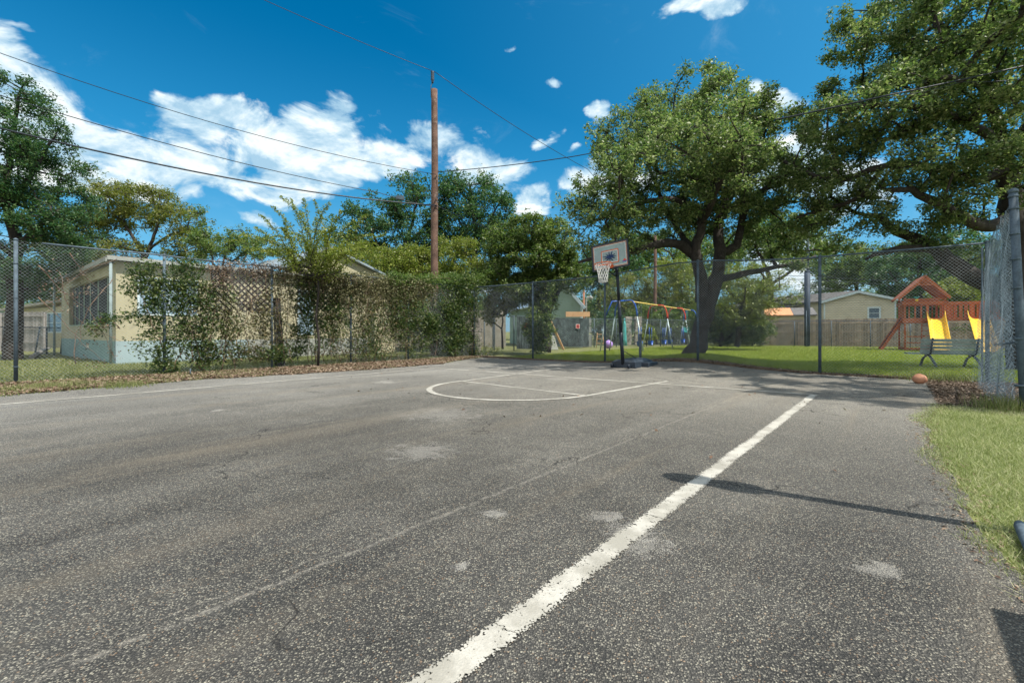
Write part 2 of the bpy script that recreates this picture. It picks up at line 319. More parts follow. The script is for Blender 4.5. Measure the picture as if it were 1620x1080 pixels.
def asphalt():
    m, q, p, _ = newmat('asphalt'); ob = q.n('ShaderNodeTexCoord').outputs['Object']
    mpn = q.n('ShaderNodeMapping'); q.put(mpn.inputs[0], ob); mpn.inputs['Rotation'].default_value = (0, 0, -math.atan2(E1.y, E1.x))
    mpn.inputs['Location'].default_value = (0, 0, 0)
    fr = mpn.outputs[0]                                   # x along the sideline
    wv = q.n('ShaderNodeVectorMath', operation='ADD'); nn = q.n('ShaderNodeTexNoise'); nn.inputs['Scale'].default_value = 60; q.put(nn.inputs['Vector'], ob)
    sc = q.n('ShaderNodeVectorMath', operation='SCALE'); q.put(sc.inputs[0], nn.outputs['Color']); sc.inputs['Scale'].default_value = .012
    q.put(wv.inputs[0], ob); q.put(wv.inputs[1], sc.outputs[0])
    vo = q.n('ShaderNodeTexVoronoi'); vo.inputs['Scale'].default_value = 128; q.put(vo.inputs['Vector'], wv.outputs[0]); vo.inputs['Randomness'].default_value = 1
    dist = vo.outputs['Distance']; rc = q.n('ShaderNodeSeparateColor'); q.put(rc.inputs[0], vo.outputs['Color'])
    stone = q.ramp(rc.outputs[0], [(.0, (.030, .029, .027)), (.25, (.057, .054, .049)), (.5, (.098, .092, .080)), (.76, (.160, .150, .125)), (.96, (.30, .28, .22))])
    stone = q.mix(q.m('MULTIPLY', q.step(rc.outputs[1], .93, .99), .4), stone, (.34, .20, .10))
    gap = q.step(dist, .33, .62)
    base = q.mix(gap, stone, (.024, .024, .023))
    # worn, dusty surface: broad patches, lanes along the sideline, pale scuffs
    big = q.noise(ob, .33, 5, .6, .3); st = q.n('ShaderNodeMapping'); q.put(st.inputs[0], fr); st.inputs['Scale'].default_value = (.14, 1.5, 1)
    lanes = q.noise(st.outputs[0], .8, 4, .6, .4); mid = q.noise(ob, 2.6, 6, .65, .2)
    dust = q.step(q.m('ADD', q.m('MULTIPLY', big, .55), q.m('ADD', q.m('MULTIPLY', lanes, .35), q.m('MULTIPLY', mid, .25))), .47, .78)
    sp = q.n('ShaderNodeSeparateXYZ'); q.put(sp.inputs[0], fr)
    far = q.step(sp.outputs[0], 2.0, 8.5)                 # the far half of the court is more worn and dusty
    left = q.step(sp.outputs[1], 3.5, 10.5)
    far = q.m('MAXIMUM', far, q.m('MULTIPLY', left, .9))
    d2 = q.m('ADD', q.m('MULTIPLY', dust, .44), q.m('MULTIPLY', far, .52), None, True)
    bs = q.n('ShaderNodeVectorMath', operation='SCALE'); q.put(bs.inputs[0], base); bs.inputs['Scale'].default_value = 3.1
    base = q.mix(q.m('MULTIPLY', d2, 1.12), base, q.mix(.58, q.mix(left, (.275, .258, .22), (.29, .29, .275)), bs.outputs[0]))
    tan = q.m('MULTIPLY', q.step(q.noise(st.outputs[0], 1.1, 6, .62, .5), .5, .72), .34)
    base = q.mix(tan, base, (.24, .20, .145))
    scuff = q.m('MULTIPLY', q.step(q.noise(ob, 3.3, 9, .72, .8), .665, .72), .55)
    base = q.mix(scuff, base, (.40, .38, .33))
    # pale patches with their own places
    rag = q.noise(ob, 7, 9, .72, 1.0)
    for (px, py, rx, ry, k) in [(345,650,.10,.06,.9),(610,605,.30,.18,.75),(1000,842,.16,.10,.6),(1020,868,.16,.09,.5),(780,817,.09,.035,.7),(665,715,.35,.2,.5),(700,657,.5,.35,.35),(1385,905,.12,.05,.6),(730,898,.05,.025,.8),(885,600,.3,.2,.4),(960,820,.11,.05,.6)]:
        c = gd(px, py); vm = q.n('ShaderNodeVectorMath', operation='SUBTRACT'); q.put(vm.inputs[0], ob); vm.inputs[1].default_value = (c.x, c.y, 0)
        s2 = q.n('ShaderNodeSeparateXYZ'); q.put(s2.inputs[0], vm.outputs[0])
        u = q.m('DIVIDE', s2.outputs[0], rx); v = q.m('DIVIDE', s2.outputs[1], ry*1.6)
        w = q.m('ADD', q.m('SQRT', q.m('ADD', q.m('MULTIPLY', u, u), q.m('MULTIPLY', v, v))), q.m('MULTIPLY', q.m('SUBTRACT', rag, .5), 4.2))
        w = q.m('ADD', w, q.m('MULTIPLY', q.m('SUBTRACT', dist, .4), .9))
        base = q.mix(q.m('MULTIPLY', q.step(w, 1.2, .45), k*.6), base, (.40, .38, .34))
    # paving seam parallel to the sideline, ragged and pale
    for off, wd, k in ((2.05, .028, .42), (2.13, .012, .25)):
        dd = q.m('ABSOLUTE', q.m('ADD', q.m('SUBTRACT', sp.outputs[1], off), q.m('MULTIPLY', q.m('SUBTRACT', mid, .5), .09)))
        s_ = q.m('MULTIPLY', q.step(dd, wd, .0), q.step(q.noise(ob, 26, 6, .75), .40, .60))
        base = q.mix(q.m('MULTIPLY', s_, k), base, (.36, .33, .28))
    # hairline cracks
    vc = q.n('ShaderNodeTexVoronoi', feature='DISTANCE_TO_EDGE'); vc.inputs['Scale'].default_value = .42
    wv2 = q.n('ShaderNodeVectorMath', operation='ADD'); n3 = q.n('ShaderNodeTexNoise'); n3.inputs['Scale'].default_value = 2.2; n3.inputs['Detail'].default_value = 8; q.put(n3.inputs['Vector'], ob)
    sc3 = q.n('ShaderNodeVectorMath', operation='SCALE'); q.put(sc3.inputs[0], n3.outputs['Color']); sc3.inputs['Scale'].default_value = 1.1
    q.put(wv2.inputs[0], ob); q.put(wv2.inputs[1], sc3.outputs[0]); q.put(vc.inputs['Vector'], wv2.outputs[0])
    crack = q.m('MULTIPLY', q.step(vc.outputs['Distance'], .006, .001), q.step(q.noise(ob, .7, 2), .46, .56))
    base = q.mix(q.m('MULTIPLY', crack, .8), base, (.015, .014, .013))
    q.put(p.inputs['Base Color'], base); p.inputs['Roughness'].default_value = .85; p.inputs['Specular IOR Level'].default_value = .35
    hh = q.m('SUBTRACT', q.m('SUBTRACT', 1, dist), q.m('MULTIPLY', crack, .6))
    bumpit(q, p, hh, 1.0, .008); return m
M['asphalt'] = asphalt()
def paint():
    m, q, p, out = newmat('court_paint'); ob = q.n('ShaderNodeTexCoord').outputs['Object']
    vo = q.n('ShaderNodeTexVoronoi'); vo.inputs['Scale'].default_value = 105; q.put(vo.inputs['Vector'], ob)
    n = q.noise(ob, 14, 7, .7); nl = q.noise(ob, 1.6, 3)
    q.put(p.inputs['Base Color'], q.mix(q.step(q.noise(ob, 3.1, 7, .7), .38, .6), (.28, .265, .225), (.43, .41, .36))); p.inputs['Roughness'].default_value = .75
    bumpit(q, p, vo.outputs['Distance'], .35, .004)
    wear = q.m('ADD', q.m('MULTIPLY', n, .95), q.m('ADD', q.m('MULTIPLY', vo.outputs['Distance'], .64), q.m('MULTIPLY', nl, .4)))
    at_ = q.n('ShaderNodeAttribute', attribute_name='edge'); 
    keep = q.step(q.m('ADD', wear, q.m('MULTIPLY', at_.outputs['Fac'], .45)), 1.365, 1.225)
    for cx, cy, nx, ny in ((*tuple(gd(768, 985))[:2], E1.x, E1.y), (*tuple(gd(1010, 815))[:2], E1.x, E1.y)):   # cracks across the sideline
        vm = q.n('ShaderNodeVectorMath', operation='DOT_PRODUCT'); q.put(vm.inputs[0], ob); vm.inputs[1].default_value = (nx, ny, 0)
        t_ = q.m('ABSOLUTE', q.m('ADD', q.m('SUBTRACT', vm.outputs['Value'], cx*nx+cy*ny), q.m('MULTIPLY', q.m('SUBTRACT', q.noise(ob, 9, 6, .7), .5), .16)))
        keep = q.m('MULTIPLY', keep, q.step(t_, .0015, .0045))
    tr = q.n('ShaderNodeBsdfTransparent'); mx = q.n('ShaderNodeMixShader'); q.put(mx.inputs[0], keep)
    q.put(mx.inputs[1], tr.outputs[0]); q.put(mx.inputs[2], p.outputs[0]); q.put(out.inputs[0], mx.outputs[0]); return m
M['paint'] = paint()
def soil(name, a, b, c, s=3):
    m, q, p, _ = newmat(name); ob = q.n('ShaderNodeTexCoord').outputs['Object']
    col = q.mix(q.step(q.noise(ob, s, 7, .7), .4, .6), a, b); col = q.mix(q.step(q.noise(ob, s*9, 5, .7), .5, .62), col, c)
    q.put(p.inputs['Base Color'], col); p.inputs['Roughness'].default_value = .95; p.inputs['Specular IOR Level'].default_value = .15
    bumpit(q, p, q.noise(ob, s*14, 4, .7), .8, .02); return m
M['lawn'] = soil('lawn_soil', (.11, .13, .04), (.18, .19, .07), (.24, .21, .12), 1.2)
M['dirt'] = soil('bare_dirt', (.075, .057, .044), (.14, .108, .082), (.21, .17, .13), 3)
M['litterground'] = soil('litter_soil', (.10, .075, .05), (.17, .12, .08), (.12, .14, .06), 2.5)
def acrylic():
    m, q, p, out = newmat('cloudy_acrylic'); ob = q.n('ShaderNodeTexCoord').outputs['Object']
    q.put(p.inputs['Base Color'], q.mix(q.noise(ob, 6, 4), (.36, .45, .44), (.50, .58, .57))); p.inputs['Roughness'].default_value = .3
    tr = q.n('ShaderNodeBsdfTransparent'); tr.inputs[0].default_value = (.8, .88, .86, 1); mx = q.n('ShaderNodeMixShader'); mx.inputs[0].default_value = .55
    q.put(mx.inputs[1], tr.outputs[0]); q.put(mx.inputs[2], p.outputs[0]); q.put(out.inputs[0], mx.outputs[0]); return m
M['acrylic'] = acrylic()
def glass(name='window_glass', c=(.10, .14, .18)):
    m, q, p, _ = newmat(name); ob = q.n('ShaderNodeTexCoord').outputs['Object']
    q.put(p.inputs['Base Color'], q.mix(q.noise(ob, 1.5, 3), c, tuple(v*1.6 for v in c))); p.inputs['Roughness'].default_value = .08
    p.inputs['Specular IOR Level'].default_value = .8; return m
M['glass'] = glass(); M['paleglass'] = glass('curtained_glass', (.22, .30, .36))

# ------------------------------------------------------------------ ground
def grid(name, fn, nu, nv, mat, z=0.0, kind='structure', edge=False):
    vs = []; 
    for j in range(nv+1):
        for i in range(nu+1):
            p = fn(i/nu, j/nv); vs.append((p[0], p[1], hgt(p[0], p[1]) + z + (p[2] if len(p) > 2 else 0)))
    fs = [(j*(nu+1)+i, j*(nu+1)+i+1, (j+1)*(nu+1)+i+1, (j+1)*(nu+1)+i) for j in range(nv) for i in range(nu)]
    me = bpy.data.meshes.new(name); me.from_pydata(vs, [], fs); me.materials.append(mat); me.polygons.foreach_set('use_smooth', [True]*len(fs))
    if edge:
        at_ = me.attributes.new('edge', 'FLOAT', 'POINT')
        at_.data.foreach_set('value', [abs(i/nu*2-1)**3 if edge == 'u' else abs(j/nv*2-1)**3 for j in range(nv+1) for i in range(nu+1)])
    me.update(); o = bpy.data.objects.new(name, me); COL.objects.link(o)
    if kind: o['kind'] = kind
    return o
# ground: fine near, one sheet out to the horizon (non-uniform spacing)
def gfn(u, v):
    s = (u-.5)*2; x = math.copysign(abs(s)**3, s)*900 + s*14 + 4; t = (v-.5)*2; y = math.copysign(abs(t)**3, t)*900 + t*16 + 12; return (x, y)
grid('ground', gfn, 160, 160, M['lawn'], 0)
random.seed(3)
nzr = [random.uniform(-1, 1) for _ in range(400)]
def wob(t, s=1.0):
    t = t*s; i = int(math.floor(t)); f = t-i; f = f*f*(3-2*f); return nzr[i % 400]*(1-f)+nzr[(i+1) % 400]*f
def interp(x, pts):
    if x <= pts[0][0]: return pts[0][1]
    for (a, b), (c, d) in zip(pts, pts[1:]):
        if x <= c: return b+(d-b)*(x-a)/(c-a)
    return pts[-1][1]
LEFT = [(-14, 11.5), (.3, 11.6), (3.1, 12.1), (5.5, 11.6), (7.6, 11.45), (10.1, 11.7), (11.6, 12.6), (14, 13.4)]
def bl(a): return interp(a, LEFT) + .10*wob(a, 2.1) + .05*wob(a+50, 6)
RIGHT = [(-8, -1.6), (1.2, -1.4), (2.0, -.85), (2.65, -.48), (3.4, -.36), (4.5, -.30), (7.5, -.26), (8.8, -.40), (9.2, -.48), (15, -.48)]
def br(a): return interp(a, RIGHT) + .035*wob(a+90, 1.6) + .025*wob(a+130, 6)
def afar(b): return 13.72 + .07*wob(b+200, 1.7) + .04*wob(b+230, 6)
def asph(u, v):
    a = -8 + v*21.72; b0, b1 = br(a), bl(a); b = b0+(b1-b0)*u; a2 = -8 + v*(afar(b)+8); p = ab(a2, b); return (p.x, p.y)
grid('court_asphalt', asph, 60, 150, M['asphalt'], .012)
def lit(u, v):
    a = -8 + v*22.5; b0 = bl(a)-.12; b = b0 + u*(14.6+.35*wob(a+300, .8)-b0); p = ab(a, b); return (p.x, p.y)
grid('litter_strip', lit, 12, 90, M['litterground'], .006)
def drt(u, v):
    b = -.2 - u*4.2; a = 9.1 + .5*wob(b*2+40) + .2*wob(b*7) + v*(15.2-9.1+.3*wob(b*3)); p = ab(a, b); return (p.x, p.y)
grid('dirt_patch', drt, 20, 24, M['dirt'], .006)
def drt2(u, v):
    b = -.4 + u*14.2; a = 13.6 + v*(1.0+.35*wob(b, 1.2)+.12*wob(b, 5)); p = ab(a, b); return (p.x, p.y)
grid('fence_dirt_strip', drt2, 70, 6, M['dirt'], .009)

# ------------------------------------------------------------------ painted lines
ZL = .018
def line(name, p, q, w, n=40, wig=.006, label=None):
    p, q = Vector(p), Vector(q); d = (q-p).normalized(); s = Vector((-d.y, d.x, 0))
    def fn(u, v):
        c = p.lerp(q, v); ww = w*(1+.05*wob(v*n*.4+len(name))); return tuple((c + s*((u-.5)*ww + wig*wob(v*n*.25+7)))[:2])
    o = grid(name, fn, 6, n, M['paint'], ZL, 'structure', 'u'); return o
BR = gd(1288, 624.5); BL = gd(690, 582)
def g0(px, py): return gd(px, py, ZL)
BR, BL = g0(1288, 624), g0(690, 582)
line('right_sideline', BR, BR - E1*14, .130, 200)
line('baseline', BL, BR, .125, 60)
line('left_sideline', BL + E1*.05, g0(0, 639.5) + (g0(0, 639.5)-BL).normalized()*6, .11, 80)
ka, kb = g0(731, 602.5), g0(928, 625.5)
line('free_throw_line', ka, kb, .10, 40)
line('left_lane_line', ka, g0(890, 581.5), .105, 60)
line('right_lane_line', kb, g0(1056, 602.5), .105, 60)
kc = (ka+kb)/2; kr = (kb-ka).length/2; kd = (kb-ka).normalized(); kn = Vector((kd.y, -kd.x, 0))
if kn.y > 0: kn = -kn
def arc(u, v):
    t = math.pi*v; r = kr + (u-.5)*.12; c = kc + kd*(-math.cos(t))*r + kn*math.sin(t)*r*1.03; return tuple(c[:2])
grid('free_throw_arc', arc, 6, 80, M['paint'], ZL+.0025, 'structure', 'u')

# ------------------------------------------------------------------ grass and litter
def blades(P, hmin, hmax, w, lean=.5, rg=rng):
    n = len(P); h = rg.uniform(hmin, hmax, n); a = rg.uniform(0, 2*np.pi, n); l = np.abs(rg.normal(0, lean, n))*h; b = rg.uniform(0, 2*np.pi, n)
    V = np.empty((n, 3, 3)); dx, dy = np.cos(a)*w/2, np.sin(a)*w/2
    V[:,0] = P + np.stack([dx, dy, np.zeros(n)], 1); V[:,1] = P - np.stack([dx, dy, np.zeros(n)], 1)
    V[:,2] = P + np.stack([np.cos(b)*l, np.sin(b)*l, h], 1); return V.reshape(-1, 3)
def ablist(a, b, z=0.0):
    x = E1.x*a+E2.x*b; y = E1.y*a+E2.y*b; return np.stack([x, y, hgtn(x, y)+z], 1)
# pale grass beside the court on the right
n = 260000; a = .8+rng.beta(1.0, 1.25, n)*8.8; b = -.05-rng.beta(1.0, 1.7, n)*4.8
edge = np.array([.13*wob(x*1.0, 1.3)+.10*wob(x+33, 5) for x in np.linspace(0, 12, 2400)])
eb = np.array([br(x) for x in np.linspace(0, 12, 2400)])[np.clip((a/12*2400).astype(int), 0, 2399)] + .10 + .5*edge[np.clip((a/12*2400).astype(int), 0, 2399)]
clump = np.array([wob(x, 1) for x in np.linspace(0, 399, 4000)])
keep = (b < eb - .02 + rng.normal(0, .05, n)) & (a < 9.3 + .3*rng.normal(size=n))
keep &= rng.uniform(size=n) < np.clip((eb-b)/.18+.3, 0, 1)
P = ablist(a[keep], b[keep]); o = np_mesh('grass', blades(P, .015, .055, .005, 1.1), 3, M['grassblade'])
tag(o, 'pale dry grass growing over the right edge of the court', 'grass', kind='stuff')
# lawn beyond the fence: density falls with distance
n = 320000; a = 14.3 + rng.beta(1.0, 2.2, n)*30; b = 12.5 - rng.uniform(0, 1, n)*(16+ (a-14)*.9)
P = ablist(a, b); P = P[(P[:,1] > 5)]
dd = np.linalg.norm(P[:,:2], axis=1)
V = blades(P, .04, .10, .02, .7); o = np_mesh('grass', V, 3, M['lawnblade']); tag(o, 'green mown lawn behind the tall far fence', 'grass', kind='stuff')
n = 90000; a = -3 + rng.uniform(0, 1, n)*17; b = 14.0 + rng.beta(1.2, 2, n)*12
P = ablist(a, b); P = P[(P[:,1] > 5)]
o = np_mesh('grass', blades(P, .04, .11, .02, .8), 3, M['weed']); tag(o, 'green grass in front of the cream house', 'grass', kind='stuff')
# fallen leaves
def strip_pts(n, a0, a1, pw=1.0):
    a = rng.uniform(a0, a1, n); b0 = np.array([bl(x) for x in a]); b = b0-.1 + rng.beta(1.2, 1.5, n)*(14.3-b0); return a, b
a, b = strip_pts(60000, -3, 14.2); keep = (wobv := np.array([wob(x*.9+y*2.3, 1.0) for x, y in zip(a, b)])) + a*.09 > -.75
P = ablist(a[keep], b[keep], .02); P[:,2] += rng.uniform(0, .03, len(P))
o = np_mesh('fallen_leaves', leaves(P, .062, .55, 1.0), 4, M['deadleaf']); tag(o, 'brown fallen leaves lying along the foot of the left fence', 'leaves', kind='stuff')
a, b = strip_pts(420, -3, 5.0); cl = ablist(a, b)
P = np.repeat(cl, 40, 0) + np.concatenate([rng.normal(0, .09, (len(cl)*40, 2)), np.zeros((len(cl)*40, 1))], 1)
a, b = strip_pts(160, 5, 14.0); cl = ablist(a, b); P = np.concatenate([P, np.repeat(cl, 35, 0) + np.concatenate([rng.normal(0, .10, (len(cl)*35, 2)), np.zeros((len(cl)*35, 1))], 1)])
o = np_mesh('weeds', blades(P, .02, .10, .014, .9), 3, M['weed']); tag(o, 'dusty green weeds among the dead leaves by the left fence', 'weeds', kind='stuff')
b = -.45 - rng.beta(1, 1.3, 16000)*3.4; a = 9.2 + rng.uniform(0, 1, 16000)*4.8
P = ablist(a, b, .015); P[:,2] += rng.uniform(0, .02, len(P))
o = np_mesh('mulch', leaves(P, .045, .5, 3.0), 4, M['mulch']); tag(o, 'dark mulch and leaf scraps in the corner by the loose fence', 'mulch', kind='stuff')
b = -.4 + rng.uniform(0, 1, 16000)*14; a = 13.72 + np.abs(rng.normal(0, .38, 16000))
P = ablist(a, b, .02); mk = (np.abs(P[:,0]-5.9) < 3) ; P2 = P.copy(); 
o = np_mesh('fallen_leaves', leaves(P, .055, .5, 1.0), 4, M['deadleaf']); tag(o, 'dead leaves drifted under the tall far fence', 'leaves', kind='stuff')
b = np.array([br(x) for x in np.linspace(1.5, 9.3, 1100)]) + rng.normal(.0, .08, 1100); P = ablist(np.linspace(1.5, 9.3, 1100), b, .016)
o = np_mesh('dry_clippings', leaves(P, .028, .4, 3.0), 4, M['deadleaf']); tag(o, 'dry clippings along the ragged right edge of the asphalt', 'clippings', kind='stuff')
# a few leaves and pebbles blown on to the court
b = rng.uniform(0, 11, 130); a = rng.uniform(4, 13.6, 130)**1.0
P = ablist(a, b, .022); o = np_mesh('scattered_leaves', leaves(P, .05, .5, 1.2), 4, M['deadleaf']); tag(o, 'single brown leaves scattered over the asphalt court', 'leaves', kind='stuff')

# ------------------------------------------------------------------ chain-link fences
def chain(P0, P1, z0, z1, pitch=.072, r=.0017, mat=None, wob_=None, seg=1, n=3, zfun=None):
    """diagonal wires of a chain-link panel between ground points P0 and P1"""
    P0, P1 = Vector(P0), Vector(P1); L = (P1-P0).length; d = (P1-P0)/L; nrm = Vector((-d.y, d.x, 0)); hh = z1-z0; mb = MB()
    for sgn in (1, -1):
        k = -hh if sgn == 1 else 0
        s0 = -hh
        while s0 < L + (0 if sgn == 1 else hh):
            # wire: s = s0 + z (sgn=1)  or s = s0 - z (sgn=-1), z in [0, hh]
            if sgn == 1: za, zb = max(0, -s0), min(hh, L-s0)
            else: za, zb = max(0, s0-L), min(hh, s0)
            if zb - za > .02:
                pts = []
                for i in range(seg+1):
                    z = za + (zb-za)*i/seg; s = s0 + sgn*z; p = P0 + d*s
                    zz = z0+z
                    o_ = (wob_(s, z) if wob_ else 0) + sgn*.0012
                    if zfun: zz += zfun(s, z)
                    pts.append(Vector((p.x, p.y, zz + hgt(p.x, p.y))) + nrm*o_)
                mb.tube(pts, r, n, False)
            s0 += pitch
    return mb
def posts(parent, pts, h, r, extra=0):
    for p in pts:
        z = hgt(p.x, p.y); m = MB(); m.tube([(p.x, p.y, z-.05), (p.x, p.y, z+h)], r, 12)
        m.tube([(p.x, p.y, z+h), (p.x, p.y, z+h+.03), (p.x, p.y, z+h+.05)], [r*1.2, r*1.15, r*.3], 12)
        for zz in (h*.12, h*.35, h*.6, h*.84): m.tube([(p.x, p.y, z+zz-.008), (p.x, p.y, z+zz+.008)], r*1.25, 12)
        m.build('post', M['galv'], parent)
def rail(parent, P0, P1, h, r=.021, mat=None, jitter=.012):
    P0, P1 = Vector(P0), Vector(P1); n = 14
    pts = []
    for i in range(n+1):
        p = P0.lerp(P1, i/n); pts.append((p.x, p.y, hgt(p.x, p.y)+h + jitter*wob(i*1.0+P0.x*3)))
    MB().tube(pts, r, 8).build('top_rail', mat or M['galv'], parent)
FH = 3.0
# right-hand (far) fence
RC = CORNER - E2*15.45
far = empty('chain_link_fence', CORNER, 'tall chain link fence running behind the basketball hoop', 'fence')
rp = [CORNER] + [on_line(x, CORNER, -E2) for x in (843, 957, 1104, 1297, 1562)]
posts(far, rp, FH, .036); rail(far, CORNER, rp[-1], FH)
chain(CORNER, rp[-1], .02, FH, r=.0022).build('chain_link', M['wire'], far)
# left fence
LD = -E1
lp = [on_line(x, CORNER, LD) for x in (646, 555, 430, 260, 25)]
lf = empty('chain_link_fence', lp[-1], 'tall vine covered chain link fence left of the court', 'fence')
posts(lf, lp, FH, .033); lend = CORNER + LD*17
rail(lf, CORNER, on_line(66, CORNER, LD), FH, .02)
chain(CORNER + LD*.1, lend, .02, FH, r=.0019, wob_=lambda s, z: .03*wob(s*.8+z)).build('chain_link', M['wire'], lf)
# near right fence: loose, rippled fabric hung between the corner post and a thick end post
CP = rp[-1]; EP = Vector((6.98, 6.3, 0))
sf = empty('chain_link_fence', EP, 'sagging rippled chain link panel at the right edge of the court', 'fence')
tp = EP + Vector((-.02, .02, 0)); m = MB(); m.tube([EP+Vector((.10, -.02, -.05)), EP+Vector((.05, 0, 1.2)), tp+Vector((0, 0, 3.02))], .047, 16)
m.tube([tp+Vector((0, 0, 3.02)), tp+Vector((0, 0, 3.06)), tp+Vector((0, 0, 3.085))], [.055, .052, .02], 16)
for zz in (.35, 1.0, 1.7, 2.1, 2.45, 2.8, 2.97): m.tube([EP.lerp(tp, zz/3)+Vector((.03*(1-zz/3)*2, 0, zz-.012)), EP.lerp(tp, zz/3)+Vector((.03*(1-zz/3)*2, 0, zz+.012))], .055, 16)
m.build('post', M['galv'], sf)
def rip(s, z):
    k = max(0, 1-z/2.9); return (.045+.12*k)*math.sin(s*9.5+1.2*math.sin(z*1.3)) + .05*k*math.sin(s*23+z*2) - .05*k
chain(CP+(EP-CP).normalized()*.08, EP-(EP-CP).normalized()*.05,   .03, 2.95, .058, .0018, None, rip, 22, 4, lambda s, z: -.03*abs(math.sin(s*2))).build('chain_link', M['wire_bright'], sf)
MB().tube([CP+Vector((0, 0, 2.96)), EP+Vector((0, 0, 3.0))], .006, 6).build('tension_wire', M['galv'], sf)
MB().tube([CP.lerp(EP, .35)+Vector((0, 0, .85)), EP+Vector((0, 0, .95))], .017, 8).build('middle_rail', M['galv'], sf)
# thin second post beside the corner post
p = CP + Vector((-.09, .02, 0)); m = MB(); m.tube([p, p+Vector((0, 0, 2.9))], .017, 8); o = m.build('thin_post', M['galv'], far)
# short stake between litter and court
p = g0(301, 594); m = MB(); m.tube([p, p+Vector((.005, 0, .17))], .014, 8); tag(m.build('short_stake', M['galv']), 'short grey metal stake in the dead leaves by the court', 'stake')

# ------------------------------------------------------------------ trees
def densify(pts, step=.35, jit=.05, rg=random):
    out = []
    P = [Vector(p[0]) for p in pts]; r = [p[1] for p in pts]
    for i in range(len(P)-1):
        p0 = P[max(i-1, 0)]; p1 = P[i]; p2 = P[i+1]; p3 = P[min(i+2, len(P)-1)]
        n = max(2, int((p2-p1).length/step))
        for k in range(n):
            t = k/n; q = .5*((2*p1)+(p2-p0)*t+(2*p0-5*p1+4*p2-p3)*t*t+(3*p1-p0-3*p2+p3)*t**3)
            j = 0 if (i == 0 and k == 0) else jit
            out.append((q+Vector((rg.uniform(-j, j), rg.uniform(-j, j), rg.uniform(-j, j)*.5)), r[i]+(r[i+1]-r[i])*t))
    out.append((P[-1], r[-1])); return out
def tree(name, label, cat, base, limbs, blobs, ncl, clr, nleaf, lsize, lmat, seed, group=None, br=.011, bark=None, aspect=.5, flat=.65, shell=.55, twigs=6, up=.5, jitl=.05):
    rd = random.Random(seed); rg = np.random.default_rng(seed)
    root = empty(name, base, label, cat, group); bark = bark or M['bark']; mb = MB()
    pos = []; par = []; rad = []; plen = []; fixed = []
    limbn = []
    for L in limbs:
        D = densify(L, .3, jitl, rd)
        if pos:      # attach to the nearest existing node
            A = np.array(pos); i0 = int(np.argmin(((A-np.array(D[0][0]))**2).sum(1)))
        else: i0 = -1
        idx = []
        for k, (p, r) in enumerate(D):
            pos.append(tuple(p)); par.append(i0 if k == 0 else len(pos)-2); rad.append(r); fixed.append(True)
            plen.append((plen[par[-1]] if par[-1] >= 0 else 0) + .3); idx.append(len(pos)-1)
        limbn.append(idx)
    # cluster centres
    vol = np.array([b[1].x*b[1].y*b[1].z for b in blobs])**.8; cnt = np.maximum(1, (ncl*vol/vol.sum()).astype(int)); C = []
    for (c, rr), n_ in zip(blobs, cnt):
        d = rg.normal(size=(n_, 3)); d /= np.linalg.norm(d, axis=1)[:,None]; s = rg.uniform(0, 1, n_)**(1/3)
        s = np.where(rg.uniform(size=n_) < shell, .72+.28*s, s); C.append(np.array(c) + d*s[:,None]*np.array(rr))
    C = np.concatenate(C); C[:,2] = np.maximum(C[:,2], base[2]+.3)
    A = np.array(pos); d0 = np.array([np.min(((A-c)**2).sum(1)) for c in C]); C = C[np.argsort(d0)]
    paths = []
    P = np.array(pos); PL = np.array(plen)
    for c in C:
        dv = P-c; dist = np.sqrt((dv**2).sum(1)); cost = dist + .12*PL + np.where(dv[:,2] > 0, dv[:,2]*.5, 0) + np.where(np.arange(len(P)) < len(limbn[0])*.35, 2.0, 0)
        i = int(np.argmin(cost)); s = Vector(P[i]); e = Vector(c); L = (e-s).length; n_ = max(2, int(L/.45)); mid = (s+e)/2 + Vector((rd.uniform(-.12, .12)*L, rd.uniform(-.12, .12)*L, rd.uniform(-.05, .16)*L))
        idx = [i]; newp = []; newl = []
        for k in range(1, n_+1):
            t = k/n_; q = s*(1-t)**2 + mid*2*t*(1-t) + e*t*t
            if k < n_: q += Vector((rd.gauss(0, .035), rd.gauss(0, .035), rd.gauss(0, .035)))
            par.append(idx[-1]); idx.append(len(par)-1); newp.append(tuple(q)); newl.append(PL[i]+L*t); rad.append(0); fixed.append(False)
        P = np.concatenate([P, np.array(newp)]); PL = np.concatenate([PL, newl]); paths.append(idx)
    w = np.zeros(len(P))
    for idx in paths: w[idx[-1]] += 1
    for i in range(len(P)-1, -1, -1):
        if par[i] >= 0: w[par[i]] += w[i]
    R_ = [(.006+br*math.sqrt(w[i])) if not fixed[i] else rad[i] for i in range(len(P))]
    for idx in limbn: mb.tube([P[i] for i in idx], [R_[i] for i in idx], 10)
    for idx in paths:
        rr = [R_[i] for i in idx]; rr[0] = min(rr[0], rr[1]*1.3); mb.tube([P[i] for i in idx], rr, 5, False)
    for c in C:
        for _ in range(twigs):
            d = Vector((rd.gauss(0, 1), rd.gauss(0, 1), rd.gauss(.2, .7))).normalized()*clr*rd.uniform(.6, 1.2); c_ = Vector(c)
            mb.tube([c_, c_+d*.5+Vector((0, 0, .03)), c_+d], [.007, .005, .003], 3, False)
    mb.build('trunk', bark, root)
    ns = max(1, nleaf//8)
    S = np.repeat(C, ns, 0); d = rg.normal(size=S.shape); d /= np.linalg.norm(d, axis=1)[:,None]
    S = S + d*(rg.uniform(.15, 1, len(S))**.6)[:,None]*np.array([clr, clr, clr*flat])*(.7+.6*np.repeat(rg.uniform(size=len(C)), ns))[:,None]
    L = np.repeat(S, 8, 0) + rg.normal(0, lsize*.62, (len(S)*8, 3)); L = L[L[:,2] > base[2]+.03]
    np_mesh('crown', leaves(L, lsize, aspect, up, .35, rg), 4, lmat, root)
    return root
